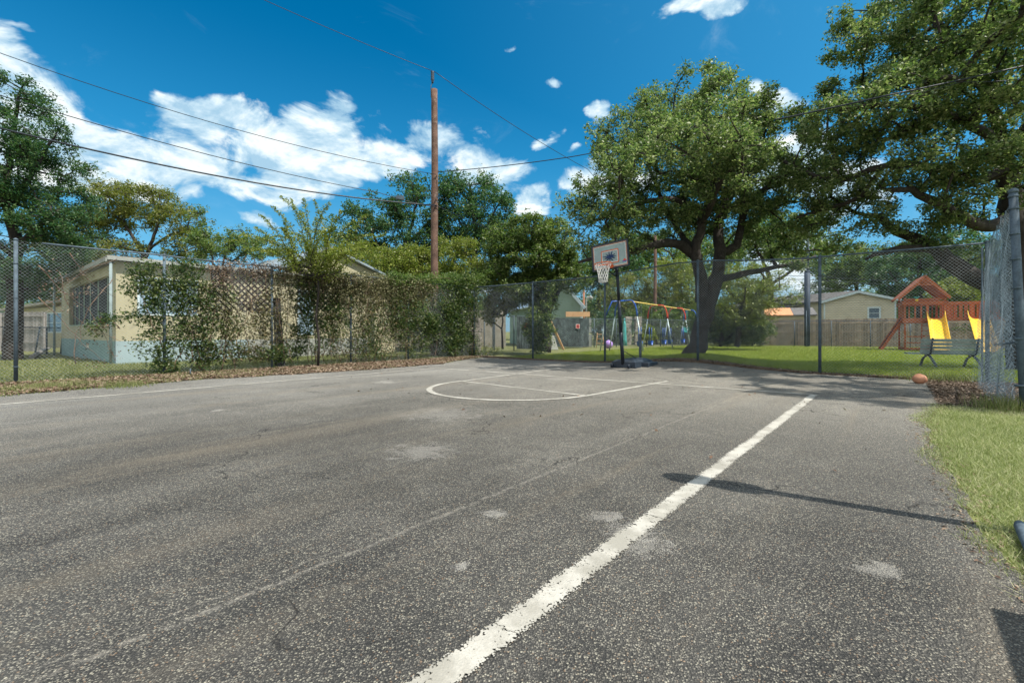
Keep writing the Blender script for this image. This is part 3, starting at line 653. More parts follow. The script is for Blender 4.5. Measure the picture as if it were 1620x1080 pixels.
def B(px, py, d, rx, ry, rd): return (at(px, py, d), Vector((rx*d/F, rd, ry*d/F)))
def LP(*pts): return [(at(x, y, d), r) for x, y, d, r in pts]

# main live oak behind the hoop
ob_ = Vector((6.55, 15.7, .25))
limbs = [[(Vector((6.1, 15.6, .02)), .46), (Vector((6.25, 15.6, .35)), .34), (Vector((6.5, 15.65, 1.0)), .27)] + LP((1124,470,15.7,.26),(1133,440,15.7,.25)),
         LP((1110,478,15.7,.22),(1108,440,15.6,.20),(1100,400,15.5,.17),(1112,350,15.2,.14),(1125,300,14.8,.11),(1115,240,14.6,.08),(1120,180,14.6,.05)),
         LP((1133,440,15.7,.20),(1140,395,15.7,.19),(1135,350,15.9,.15),(1150,310,16.2,.12),(1175,270,16.4,.09),(1190,210,16.4,.05)),
         LP((1106,410,15.6,.17),(1080,388,15.4,.16),(1045,385,15.0,.14),(1010,395,14.6,.11),(965,402,14.2,.08),(915,415,14.0,.04)),
         LP((1140,400,15.7,.16),(1165,388,15.8,.14),(1172,350,15.8,.12),(1200,305,15.6,.10),(1240,290,15.4,.08),(1290,285,15.2,.05)),
         LP((1112,350,15.2,.11),(1080,320,15.0,.10),(1040,315,14.8,.08),(990,330,14.6,.06),(940,350,14.5,.04)),
         LP((1100,400,15.5,.12),(1070,360,16.6,.10),(1040,300,17.4,.08),(1020,240,17.8,.05)),
         LP((1135,350,15.9,.11),(1150,330,17.2,.10),(1180,260,18,.07),(1220,230,18.4,.04)),
         LP((1112,350,15.2,.11),(1130,310,13.6,.09),(1150,270,12.8,.07),(1180,250,12.4,.04)),
         LP((1145,440,15.7,.13),(1190,430,16.5,.10),(1240,420,17,.07),(1290,405,17.2,.04))]
bl_ = [B(1110,215,15.6,95,60,2.8),B(1080,158,15.6,46,34,1.8),B(1135,172,15.8,38,34,1.8),B(1010,250,15.4,75,45,2.4),B(975,225,15.4,42,40,1.4),B(1190,240,15.6,80,55,2.6),B(1060,290,14.6,95,50,2.4),
       B(1165,300,15.2,90,45,2.6),B(955,335,15,60,38,1.8),B(915,315,15.0,34,30,1.2),B(1240,280,15.8,55,40,2.0),B(1130,260,13.6,80,50,1.6),B(1030,185,15.6,48,36,1.8),
       B(1165,205,16,36,30,1.8),B(1240,350,15.8,60,32,2),B(1020,345,15.2,60,28,2),B(960,385,14.6,60,22,1.4),B(1270,395,16.4,50,24,1.6),B(1090,205,11.8,66,36,1.3),B(1010,240,11.6,56,30,1.2),B(1175,250,11.6,50,30,1.2),B(1150,345,16.8,80,30,1.4),B(1190,400,17,50,22,1.2),B(1100,330,17.2,90,60,1.3)]
tree('live_oak', 'spreading live oak with twisting dark limbs standing behind the basketball hoop', 'tree', ob_, limbs, bl_, 600, .40, 210, .098, M['oakleaf'], 11, br=.010)

# right live oak
limbs = [[(Vector((14.3, 12.6, 0)), .50), (Vector((14.2, 12.6, .5)), .36), (Vector((14.0, 12.6, 2.0)), .33), (at(1610,420,12.6), .32)] + LP((1601,330,12.6,.27),(1592,260,12.5,.22),(1588,230,12.5,.18),(1560,150,12.3,.12),(1520,90,12,.08),(1480,40,11.8,.05)),
         LP((1612,480,12.6,.24),(1560,448,12.8,.25),(1520,425,12.9,.23),(1480,395,13,.18),(1445,375,13.1,.14),(1410,360,13.2,.11),(1385,340,13.2,.07)),
         LP((1480,395,13,.13),(1440,392,12.8,.11),(1400,398,12.6,.07),(1370,410,12.5,.04)),
         LP((1600,345,12.6,.17),(1560,358,12.2,.16),(1520,345,11.9,.14),(1475,318,11.7,.11),(1440,300,11.6,.08),(1400,300,11.6,.05)),
         LP((1592,270,12.5,.16),(1540,285,12.2,.10),(1480,265,11.9,.10),(1400,262,11.8,.08),(1330,285,12.2,.07),(1290,278,12.8,.06),(1240,255,13.4,.045)),
         LP((1590,240,12.5,.14),(1540,200,11.6,.11),(1470,175,11,.08),(1400,165,10.9,.06),(1330,175,11,.04)),
         LP((1588,240,12.5,.14),(1640,180,12.5,.10),(1700,100,12.5,.06)),
         LP((1400,262,11.8,.06),(1360,310,12.4,.06),(1310,330,13,.05),(1260,345,13.4,.03))]
bl_ = [B(1430,60,11.8,95,62,2.2),B(1520,30,11.8,110,60,2.2),B(1390,110,11.8,60,48,1.7),B(1480,140,11,110,58,2.0),B(1580,120,11.6,90,70,2.0),B(1390,185,11.2,90,42,1.8),B(1330,205,11.8,56,36,1.5),
       B(1500,230,11.2,110,45,2.0),B(1590,260,10.9,70,50,1.5),B(1420,275,11.6,90,36,1.8),B(1340,290,12.4,65,36,1.7),B(1540,320,11.6,80,30,1.5),B(1440,330,12.4,80,28,1.6),B(1330,345,13.2,55,28,1.5),
       B(1640,60,12,90,90,2.2),B(1700,220,12,100,90,2.2),B(1420,380,13.4,50,24,1.3),B(1370,35,11.8,42,34,1.3),B(1480,-60,11.8,130,60,2.4),B(1640,380,13.4,60,50,1.6),B(1520,390,14,70,26,1.2),B(1300,240,12.6,45,30,1.3)]
bl_ += [(Vector(c_), Vector(r_)) for c_, r_ in (((11.2,8.2,8.0),(1.9,1.8,1.2)),((11.0,5.4,8.2),(2.0,1.8,1.2)),)]
tree('live_oak', 'massive live oak with limbs reaching over the playset at the right', 'tree', Vector((14.3, 12.6, 0)), limbs, bl_, 640, .35, 230, .094, M['oakleaf'], 12, br=.009)

# left tree, cut by the frame
limbs = [LP((20,572,17.5,.30),(24,500,17.5,.25),(20,440,17.4,.22),(25,380,17.3,.18),(10,300,17,.12),(20,220,17,.08),(30,150,17,.04)),
         LP((25,390,17.3,.12),(60,360,17,.09),(95,330,17,.05)), LP((15,330,17.2,.1),(55,270,17,.07),(85,220,17,.04)), LP((20,400,17.3,.12),(-40,360,17,.08),(-90,300,17,.05))]
bl_ = [B(20,150,17,42,34,1.4),B(50,215,17,50,34,1.6),B(85,255,17,36,26,1.3),B(15,290,17,70,60,2.2),B(70,320,17,52,44,1.8),B(30,390,17,90,40,2),B(-50,250,17,70,90,2.2),B(90,375,17,45,40,1.5),B(0,440,17.5,60,34,1.4)]
tree('leafy_tree', 'tall dark green tree cut off by the left edge of the photo', 'tree', Vector((at(20,572,17.5).x, 17.5, 0)), limbs, bl_, 300, .45, 230, .10, M['darkleaf'], 13)

# umbrella-topped tree behind the house
limbs = [LP((225,560,30,.22),(228,420,30,.16),(222,395,30,.13),(200,360,30,.08),(175,335,30,.05)), LP((228,420,30,.13),(240,380,30,.10),(250,350,30,.07),(245,325,30,.04)),
         LP((226,405,30,.1),(262,375,30,.07),(295,365,30,.04)), LP((224,400,30,.09),(180,385,30,.06),(140,370,30,.04))]
bl_ = [B(180,312,30,46,18,1.8),B(235,322,30,58,22,2.2),B(285,350,30,36,20,1.6),B(160,350,30,40,20,1.8),B(210,345,31,60,18,2),B(300,385,30,34,20,1.6),B(120,385,30,55,30,2),B(200,400,30,90,16,2)]
tree('leafy_tree', 'olive umbrella topped tree rising behind the cream house roof', 'tree', Vector((at(225,560,30).x, 30, 0)), limbs, bl_, 230, .62, 120, .19, M['oliveleaf'], 14, aspect=.35)

# shoots above the roof between the two
limbs = [LP((345,560,24,.08),(342,440,24,.06),(330,390,24,.04),(312,345,24,.02)), LP((342,440,24,.05),(360,400,24,.03),(385,370,24,.02)), LP((335,400,24,.03),(305,385,24,.02))]
tree('tall_shrub', 'straggly tall shrub showing above the house roof beside the arching sapling', 'shrub', Vector((at(345,560,24).x, 24, 0)), limbs,
     [B(311,350,24,8,26,.5),B(330,385,24,28,20,1),B(372,378,24,24,16,.9),B(400,392,24,38,16,1.2),B(350,400,24,40,14,1.2)], 90, .32, 90, .13, M['midleaf'], 15, br=.008)

# arching sapling behind the vine fence
def sapling():
    base = Vector((at(503,580,13.9).x, 13.9, 0)); root = empty('sapling', base, 'bright green sapling with long arching shoots above the lattice panels', 'tree')
    rd = random.Random(5); mb = MB(); LV = []
    top = at(503,425,13.9); mb.tube([base, at(505,540,13.9), at(500,500,13.9), at(504,460,13.9), top], [.042, .04, .035, .03, .025], 8)
    tips = [(444,311),(461,316),(480,315),(497,318),(521,321),(411,340),(403,360),(431,327),(579,340),(590,371),(560,350),(540,335),(380,372),(600,395),(620,410),(450,350),(500,345),(530,360),(470,370),(570,385),(430,375),(400,395),(515,375),(550,400),(590,400),(485,390),(455,395),(350,385),(640,400),(420,395),(610,370),(385,395),(475,335),(505,365),(545,385),(445,360),(595,385),(530,400)]
    for (tx, ty) in tips:
        d = 13.9 + rd.uniform(-1.3, 1.3); e = at(tx, ty, d); s = at(503+rd.uniform(-25, 25)+(tx-503)*.25, 425-rd.uniform(-15, 25), 13.9+(d-13.9)*.3)
        m_ = (s+e)/2 + Vector((-(e.x-s.x)*.22, 0, abs(e.x-s.x)*.22+.08)); pts = []
        for k in range(37):
            t = k/36; q = s*(1-t)**2+m_*2*t*(1-t)+e*t*t
            if k % 3 == 0: pts.append(q)
            for _ in range(9):
                off = Vector((rd.gauss(0, 1), rd.gauss(0, 1), rd.gauss(0, .8))).normalized()*rd.uniform(.02, .26*(1.05-t)+.05); LV.append(tuple(q+off))
        mb.tube([top if top.z < s.z else base.lerp(top, .9), s] , [.025, .018], 5, False); mb.tube(pts, [.016*(1-k/14) for k in range(13)], 4, False)
    mb.build('trunk', M['bark'], root); np_mesh('crown', leaves(np.array(LV), .082, .36, .3), 4, M['brightleaf'], root)
sapling()

# background oaks behind the pole
for i, (lab, lim, bb, sd) in enumerate([
    ('dark oak rising left of the utility pole behind the vine fence',
     [LP((622,555,36,.3),(625,440,36,.24),(640,390,36,.18),(655,340,36,.1),(660,300,36,.05)), LP((625,440,36,.18),(600,390,36,.1),(580,350,36,.06)), LP((640,390,36,.12),(680,350,36,.07))],
     [B(650,295,36,36,20,2.4),B(600,335,36,46,24,2.6),B(665,335,36,46,28,2.6),B(570,365,36,44,30,2.6),B(625,375,36,70,34,3),B(560,400,37,50,24,2.6),B(600,410,37,60,24,2.6)], 21),
    ('dark open crowned oak rising right of the utility pole behind the vine fence',
     [LP((752,555,36,.3),(750,420,36,.2),(752,370,36,.14),(745,320,36,.08),(742,290,36,.04)), LP((750,400,36,.14),(775,350,36,.08),(790,320,36,.04)), LP((750,390,36,.12),(720,340,36,.06))],
     [B(742,295,36,42,18,2.4),B(715,320,36,34,24,2.2),B(775,330,36,36,28,2.4),B(740,350,36,56,28,2.6),B(790,370,36,34,26,2.2),B(720,385,36,56,24,2.6)], 22)]):
    tree('background_oak', lab, 'tree', Vector((lim[0][0][0].x, 36, 0)), lim, bb, 230, .72, 110, .20, M['darkleaf'], sd, 'dark oaks beyond the utility pole', br=.016)

# yellow-green shrubs behind the vine fence
for px, bb, lab, sd in [(600, [B(585,415,24,50,28,1.8),B(630,425,24,40,26,1.6),B(600,455,24,50,20,1.4)], 'yellow green shrub behind the fence left of the utility pole', 31),
                        (665, [B(655,420,24,36,26,1.6),B(680,440,24,40,22,1.6)], 'low yellow green shrub around the foot of the utility pole', 32),
                        (730, [B(725,410,24,38,36,1.6),B(755,430,24,44,26,1.6),B(710,440,24,40,20,1.4)], 'taller yellow green shrub just right of the utility pole', 33)]:
    tree('yellow_green_shrub', lab, 'shrub', Vector((at(px,560,24).x, 24, 0)), [LP((px,560,24,.09),(px+3,480,24,.06),(px,430,24,.03))], bb, 120, .45, 130, .15, M['brightleaf'], sd, 'yellow green shrubs behind the vine fence', br=.009, aspect=.3, up=.1)

# ivy-clad tree
limbs = [LP((860,556,21.5,.36),(862,500,21.5,.30),(872,470,21.5,.26),(890,450,21.5,.16),(915,440,21.5,.08)), LP((864,490,21.5,.24),(855,440,21.5,.2),(845,390,21.5,.12),(845,350,21.5,.06)), LP((858,450,21.5,.14),(820,410,21.5,.08),(790,390,21.5,.04))]
bl_ = [B(840,370,21.5,40,28,1.8),B(800,385,21.5,32,26,1.5),B(880,385,21.5,34,34,1.6),B(835,415,21.5,56,30,1.8),B(785,435,21.5,30,22,1.2),B(900,440,21.5,34,22,1.2),B(850,455,21.2,36,26,.9),B(857,480,21.1,20,30,.9),B(853,510,21.0,18,26,.9),B(850,538,21.0,18,18,.9),B(818,455,20.8,24,16,.9)]
tree('ivy_covered_tree', 'dense ivy covered tree behind the far fence left of the hoop', 'tree', Vector((at(860,556,21.5).x, 21.5, 0)), limbs, bl_, 380, .38, 190, .11, M['ivytree'], 41)

# right background
bgt = [('mesquite_tree', 'feathery light green mesquite right of the oak trunk', 26, [LP((1165,548,26,.14),(1170,500,26,.1),(1180,450,26,.05))], [B(1180,445,26,52,26,2),B(1215,470,26,36,20,1.6),B(1145,480,26,40,34,1.8),B(1185,490,26,40,22,1.4)], 150, .5, 130, .15, 'brightleaf', 51, .3),
       ('dark_bush', 'dark green bush under the feathery mesquite', 27, [LP((1140,548,27,.1),(1140,510,27,.06))], [B(1135,515,27,42,28,1.4),B(1175,520,27,30,24,1.2)], 80, .45, 140, .13, 'ivyleaf', 52, .5),
       ('background_tree', 'tree with bare dark forks against the sky left of the dark steel pole', 42, [LP((1218,545,42,.3),(1219,450,42,.22),(1205,410,42,.12),(1190,380,42,.06)), LP((1219,450,42,.18),(1250,430,42,.12),(1275,405,42,.06)), LP((1219,455,42,.14),(1200,425,42,.07))], [B(1190,385,42,50,24,3),B(1260,390,42,44,20,3),B(1225,365,42,60,24,3),B(1285,420,42,26,12,2)], 150, .8, 100, .24, 'midleaf', 53, .5),
       ('background_tree', 'bushy green tree behind the tan siding house roof', 50, [LP((1355,540,50,.3),(1355,450,50,.16),(1355,410,50,.08))], [B(1350,440,50,48,22,3.4),B(1390,420,50,56,28,3.4),B(1330,410,50,50,26,3.2),B(1300,452,50,26,12,2)], 170, .95, 100, .28, 'midleaf', 54, .5),
       ('background_tree', 'dark tree behind the playset roof', 40, [LP((1455,545,40,.3),(1455,450,40,.18),(1455,400,40,.08))], [B(1450,430,40,60,40,3.4),B(1500,400,40,60,36,3.4),B(1420,465,40,24,20,2),B(1520,470,40,36,50,2.6)], 220, .8, 120, .22, 'darkleaf', 55, .5),
       ('light_shrub', 'light green shrub behind the bridge of the playset', 34, [LP((1530,545,34,.12),(1530,470,34,.05))], [B(1525,465,34,46,24,1.8),B(1570,470,34,40,30,1.8)], 110, .6, 130, .18, 'brightleaf', 56, .5),
       ('dark_bush', 'dark green bush under the playset bridge', 31, [LP((1530,549,31,.1),(1530,520,31,.05))], [B(1525,528,31,40,20,1.2),B(1580,525,31,40,26,1.2)], 80, .5, 130, .15, 'ivyleaf', 57, .5),
       ('light_shrub', 'pale feathery shrub behind the near end of the swing set', 40, [LP((1010,545,40,.14),(1010,480,40,.06))], [B(990,460,40,42,24,2.4),B(1040,470,40,42,22,2.2),B(1000,495,40,60,16,2)], 140, .7, 110, .2, 'oliveleaf', 58, .3),
       ('light_shrub', 'bright green shrub behind the far end of the swing set', 40, [LP((1085,545,40,.14),(1085,480,40,.06))], [B(1080,455,40,34,28,2.2),B(1060,430,41,40,20,2)], 100, .7, 120, .2, 'brightleaf', 59, .3),
       ('background_tree', 'dark tree beside the pale green gable', 46, [LP((948,545,46,.25),(948,450,46,.12))], [B(945,470,46,26,44,2.6),B(970,430,46,50,26,3),B(925,420,46,46,24,3),B(1090,520,44,60,18,2)], 160, .9, 110, .25, 'darkleaf', 60, .5),
       ('background_tree', 'broad green tree filling the gap behind the oak crown', 52, [LP((1070,545,52,.3),(1070,430,52,.16),(1060,400,52,.08))], [B(1060,400,52,70,34,4),B(1000,400,52,50,30,3.6),B(1130,400,52,50,34,3.6)], 180, 1.0, 100, .28, 'midleaf', 61, .5),
       ('hedge_bush', 'dark bush closing the gap right of the purple ball', 37, [LP((968,547,37,.06),(968,520,37,.03))], [B(960,515,37,30,24,1.4),B(985,525,37,26,20,1.2)], 70, .6, 130, .17, 'darkleaf', 66, .5),
       ('hedge_bush', 'bright bush between the stone pillars and the middle swings', 38, [LP((1035,547,38,.06),(1035,520,38,.03))], [B(1030,505,38,30,26,1.4),B(1055,515,38,26,26,1.2)], 80, .6, 130, .17, 'midleaf', 67, .5),
       ('hedge_bush', 'dark bush behind the far end of the swing set left of the oak trunk', 38, [LP((1085,547,38,.06),(1085,520,38,.03))], [B(1080,512,38,34,30,1.6),B(1110,520,38,26,24,1.2)], 90, .6, 130, .17, 'ivyleaf', 68, .5),
       ('hedge_bush', 'dense bush behind the oak trunk where the board fence begins', 33, [LP((1190,548,33,.06),(1190,520,33,.03))], [B(1160,520,33,30,26,1.4),B(1195,524,33,20,22,1.1)], 80, .5, 130, .16, 'ivyleaf', 69, .5),
       ('small_shrub', 'small round shrub on the lawn behind the middle swings', 33, [LP((1023,549,33,.03),(1023,530,33,.02))], [B(1023,530,33,14,13,.6)], 24, .28, 110, .12, 'brightleaf', 62, .4),
       ('background_tree', 'low dark tree beyond the grey board fence at far left', 42, [LP((30,545,42,.25),(30,470,42,.12))], [B(20,455,42,60,22,3),B(70,440,42,40,26,3),B(-40,450,42,60,30,3)], 130, .9, 100, .26, 'darkleaf', 63, .5),
       ('background_tree', 'olive tree peeping over the low house at far left', 48, [LP((90,545,48,.2),(90,460,48,.1))], [B(85,458,48,30,22,2.5),B(120,440,48,40,26,2.5)], 80, .9, 90, .28, 'oliveleaf', 64, .5),
       ('pale_shrub', 'pale leafy shrub behind the short back fence near the corner', 23, [LP((795,552,23,.06),(795,500,23,.03))], [B(795,470,23,26,22,1),B(775,490,23,16,22,.8),B(812,480,23,18,18,.8)], 70, .35, 110, .12, 'oliveleaf', 65, .5)]
for (nm, lab, d, lim, bb, ncl, clr, nl, ls, mt, sd, asp) in bgt:
    b0 = lim[0][0][0]; tree(nm, lab, 'tree' if 'tree' in nm else 'shrub', Vector((b0.x, b0.y, 0)), lim, bb, ncl, clr, nl, ls, M[mt], sd, br=.016, aspect=asp)
# distant tree line (copies of one tree, its trunk and crown)
src = tree('distant_tree', 'distant round headed tree on the horizon', 'tree', Vector((at(-160,540,62).x, 62, 0)),
           [LP((-160,536,62,.3),(-160,500,62,.2),(-160,470,62,.1))], [B(-160,470,62,48,26,4),B(-190,490,62,34,22,3),B(-130,490,62,34,22,3),B(-160,505,62,60,14,3)], 130, 1.1, 90, .36, M['midleaf'], 71, 'distant trees on the horizon', br=.02)
rd = random.Random(9)
sites = [('above the grey boards at the far left edge', -60), ('behind the low tan house at far left', 60), ('between the low tan house and the cream house', 110), ('hidden behind the cream house', 300), ('behind the lattice panels', 420), ('beyond the blue barrel', 560), ('behind the utility pole base', 680),
         ('beyond the metal roofed carport', 760), ('behind the ivy covered tree', 860), ('right of the pale green gable', 960), ('behind the swing set arches', 1040), ('behind the oak trunk', 1120), ('over the orange roofed shed', 1215), ('left of the tan siding house', 1265), ('behind the tan siding house', 1340), ('behind the playset tower', 1450), ('behind the playset bridge', 1560), ('beyond the loose fence panel', 1660)]
src['label'] = 'distant round headed tree off the left edge'
for k, (w_, px) in enumerate(sites):
    d = rd.uniform(58, 85); c = src.copy(); COL.objects.link(c); s = rd.uniform(.8, 1.15)*(.85 if 1190 < px < 1300 else 1)
    c.location = ((px-810)/F*d, d, 0); c.scale = (s*1.25, s, s); c.rotation_euler = (0, 0, rd.uniform(0, 6.28)); c['label'] = 'distant round headed tree ' + w_
    for ch in list(src.children):
        q = ch.copy(); COL.objects.link(q); q.parent = c

# ------------------------------------------------------------------ vines and bushes on the left fence
LN = E2                                                          # away from the court
def lfp(px, py, off=0.0):                                        # point on the left fence plane
    p = on_line(px, CORNER, LD); d = p.y; q = Vector((p.x, p.y, H+(HZ-py)/F*d)); return q + LN*off
def vine(name, label, stems, spots, n, lsize, lmat, seed, cat='vine', aspect=.55, r=.014, stemmat=None, sprig=.16, group=None, hang=0, deep=.22):
    """stems: pixel polylines on the fence plane; spots: (px,py,rx,ry,weight) leaf patches"""
    rd = random.Random(seed); rg = np.random.default_rng(seed); b = lfp(stems[0][0][0], 580); b.z = 0
    root = empty(name, b, label, cat, group); mb = MB()
    for st in stems:
        pts = [lfp(x, y, rd.uniform(-.10, .16)) for x, y in st]; pts = [p for p, _ in densify([(p, 0) for p in pts], .18, .03, rd)]
        pts = [Vector((p.x, p.y, max(p.z, -.02))) for p in pts]
        tgt = MB() if len(stems) < 12 else mb
        tgt.tube(pts, [r*(1-.7*i/len(pts)) for i in range(len(pts))], 5)
        if tgt is not mb: tgt.build('stem', stemmat or M['twig'], root)
    tot = sum(s[4]*s[2]*s[3] for s in spots); S = []
    for (px, py, rx, ry, w_) in spots:
        k = max(3, int(n/7*w_*rx*ry/tot))
        for _ in range(k):
            a = rd.uniform(0, 6.28); q = rd.random()**.5; p = lfp(px+rx*q*math.cos(a), py+ry*q*math.sin(a), abs(rd.gauss(0, deep))-.12); S.append(p)
            if len(stems) >= 12 and rd.random() < .35:
                e = p + Vector((rd.gauss(0, .12), rd.gauss(0, .12), rd.gauss(0, .12)-hang)); mb.tube([p, e], [.004, .002], 3, False)
    if mb.v: mb.build('twigs', stemmat or M['twig'], root)
    S = np.repeat(np.array([tuple(s) for s in S]), 7, 0); L = S + rg.normal(0, sprig*.45, S.shape); L = L[L[:,2] > .02]
    np_mesh('leaves', leaves(L, lsize, aspect, .3, .35, rg), 4, lmat, root); return root
vine('climbing_shrub', 'leafy green shrub climbing the fence post beside the grey house window',
     [[(262,592),(262,520),(255,440),(262,405)],[(262,560),(235,500),(215,440)],[(270,590),(300,520),(285,440)]],
     [(235,440,32,26,1),(262,470,34,28,1.2),(290,440,26,26,.9),(225,500,34,14,.7),(262,575,22,16,1.2),(300,420,24,14,.6),(270,530,38,30,.5),(240,545,28,20,.5),(212,450,18,30,.3)], 6500, .075, M['ivyleaf'], 81, 'shrub')
vine('climbing_shrub', 'dark leaning shrub with crossing stems between the window and the lattice',
     [[(322,586),(310,540),(292,500),(280,470)],[(325,585),(330,530),(345,470)],[(318,585),(290,555),(275,530)],[(350,585),(358,520),(350,470)],[(372,585),(370,540),(375,500)]],
     [(312,500,34,34,1),(322,560,22,24,1.4),(340,470,30,24,.6),(350,520,30,34,.35),(300,455,26,20,.7),(290,540,22,16,.6),(365,560,26,16,.5)], 5200, .075, M['ivyleaf'], 82, 'shrub')
vine('climbing_shrub', 'green shrub growing through the fence right of the dead stump',
     [[(500,572),(503,520),(505,460),(512,430)],[(498,572),(485,520),(470,480)],[(505,572),(525,530),(530,480)]],
     [(505,490,34,30,1),(500,530,34,30,.8),(480,470,22,26,.8),(528,500,20,34,.6),(470,540,20,26,.6),(450,556,30,12,.9),(430,560,26,10,.8),(520,440,34,16,.7),(405,562,24,10,.5)], 7500, .075, M['ivyleaf'], 83, 'shrub')
vine('climbing_shrub', 'sparse green shrub in front of the blue barrel',
     [[(612,568),(612,530),(605,490)],[(640,568),(642,520),(650,480)],[(580,570),(576,520),(570,480)]],
     [(612,510,38,30,.8),(640,490,26,34,1),(655,520,26,44,.8),(580,545,24,22,.5),(560,500,22,44,.35),(600,550,34,14,.5)], 9000, .075, M['ivyleaf'], 84, 'shrub')
vine('vine_mass', 'dense dark green mass of vines covering the fence corner',
     [[(720,563),(715,510),(705,450)],[(690,565),(695,500),(680,440)],[(745,562),(748,520),(740,470)]],
     [(720,500,32,50,1.1)]+[(rd.uniform(674, 752), rd.uniform(448, 556), rd.uniform(7, 18), rd.uniform(7, 20), rd.uniform(.6, 2.2)) for _ in range(34)], 32000, .085, M['ivyleaf'], 85, 'vine', sprig=.22, deep=.55)
vine('vine_mass', 'tangle of bright vine tips spilling over the corner of the fence top',
     [[(640,450),(690,440),(750,446)]], [(rd.uniform(620, 770), 438+abs(rd.gauss(0, 9)), rd.uniform(7, 18), rd.uniform(4, 10), rd.uniform(.5, 2)) for _ in range(26)], 7000, .08, M['midleaf'], 86, 'vine', aspect=.4)
vine('dead_vine', 'dry brown vines hanging along the fence top from the lattice to the corner',
     [[(x, 436+ (x-430)*.07), (x+rd.uniform(-8, 8), 460+rd.uniform(-6, 16)), (x+rd.uniform(-10, 10), 486+rd.uniform(-12, 26))] for x in range(432, 700, 5)] + [[(430,432),(520,440),(600,446),(690,452)]]*3,
     [(470,436,44,12,.5),(560,446,60,14,1),(620,454,60,14,1.2),(600,470,70,16,.7),(520,450,50,18,.5),(660,462,30,18,.8)], 19000, .065, M['dustleaf'], 87, 'vine', r=.009, hang=.12)
vine('dead_vine', 'thin brown vines draped over the lattice panels',
     [[(x, 418+(x-330)*.1), (x+rd.uniform(-8, 8), 450+rd.uniform(-6, 16)), (x+rd.uniform(-14, 14), 480+rd.uniform(-12, 40))] for x in range(330, 432, 8)],
     [(380,420,60,8,1),(352,440,14,26,.9),(420,430,40,10,1),(400,470,30,20,.3)], 2800, .05, M['deadleaf'], 88, 'vine', r=.008, hang=.12)
vine('vine_web', 'dusty brown green vine web strung over the fence before the lattice and cream wall',
     [[(x, 572), (x+rd.uniform(-12, 12), 530), (x+rd.uniform(-22, 22), 480), (x+rd.uniform(-26, 26), 436)] for x in range(292, 640, 13)],
     [(330,500,40,56,.5),(390,520,44,40,.6),(440,500,34,56,.8),(550,510,36,54,.8),(600,500,34,50,.8),(420,450,60,24,.12),(520,470,40,40,.6),(640,505,26,50,1.0),(380,560,70,9,.9),(560,558,70,9,.9)], 19000, .062, M['webleaf'], 93, 'vine', r=.011, hang=.06)
vine('dead_vine', 'bare dark vine stems webbing the fence in front of the screened porch',
     [[(60,420),(100,460),(150,500),(180,570)],[(110,400),(140,440),(185,470)],[(180,440),(140,490),(120,560)],[(95,430),(120,500),(190,540)],[(185,410),(130,430),(80,470)],[(60,470),(110,520),(165,575)],[(120,575),(118,540),(124,520)]],
     [(150,560,40,20,.2),(100,450,50,40,.2),(160,520,20,8,1.0)], 420, .05, M['deadleaf'], 89, 'vine', r=.010)
vine('climbing_shrub', 'short leafy sprig poking through the fence at the porch corner', [[(190,520),(175,508),(160,505)]], [(170,506,14,7,1),(150,520,14,8,.6)], 500, .06, M['ivyleaf'], 92, 'shrub')
vine('low_weeds_bush', 'low pale bush in the grass at the fence corner', [[(765,566),(772,556)]], [(775,556,22,9,1),(758,562,14,9,1)], 1400, .06, M['oliveleaf'], 90, 'shrub')
# dead trunk tangled in the fence
s = lfp(452, 578, .35); s.z = 0
m = MB(); pts = densify([(s, .16), (lfp(450,540,.35), .13), (lfp(446,500,.33), .12), (lfp(444,472,.33), .12)], .15, .02)
m.tube([p for p, _ in pts], [r for _, r in pts], 10); m.tube([lfp(446,500,.3), lfp(436,488,.2), lfp(430,470,.1)], [.05, .04, .02], 6)
tag(m.build('dead_stump', M['bark']), 'dead brown tree stump standing behind the lattice panels', 'stump')
# lattice panels
def lattice(label, x0, x1, z0, z1, cut, seed):
    P0, P1 = on_line(x0, CORNER, LD)+LN*.06, on_line(x1, CORNER, LD)+LN*.06; d = P1-P0; L = d.length; d.normalize(); mb = MB(); rd = random.Random(seed); h = z1-z0; s = -h
    for sg, o_ in ((1, .0), (-1, .014)):
        s = -h
        while s < L+h:
            za, zb = (max(0, -s), min(h, L-s)) if sg == 1 else (max(0, s-L), min(h, s))
            # ragged broken corner
            lim = cut*(.6+.8*rd.random())
            ss = s+sg*za
            if ss < cut and sg == 1: za = max(za, min(zb, (cut-ss)*.9))
            if zb-za > .1:
                a_, b_ = P0+d*(s+sg*za)+Vector((0, 0, z0+za)), P0+d*(s+sg*zb)+Vector((0, 0, z0+zb))
                a_ += LN*o_; b_ += LN*o_; mb.beam(a_, b_, .008, .044, (LN.cross((b_-a_).normalized())))
            s += .17
    tag(mb.build('lattice_panel', M['greywood_dark']), label, 'lattice', 'lattice panels on the left fence')
M['greywood_dark'] = pm('dark_lattice', (.065, .055, .050), .9, 0, .3, 3, .3)
lattice('larger diamond lattice panel on the fence left of the dead stump', 335, 430, 1.65, 2.85, .7, 1)
lattice('smaller diamond lattice panel on the fence right of the dead stump', 470, 540, 1.75, 2.75, .5, 2)

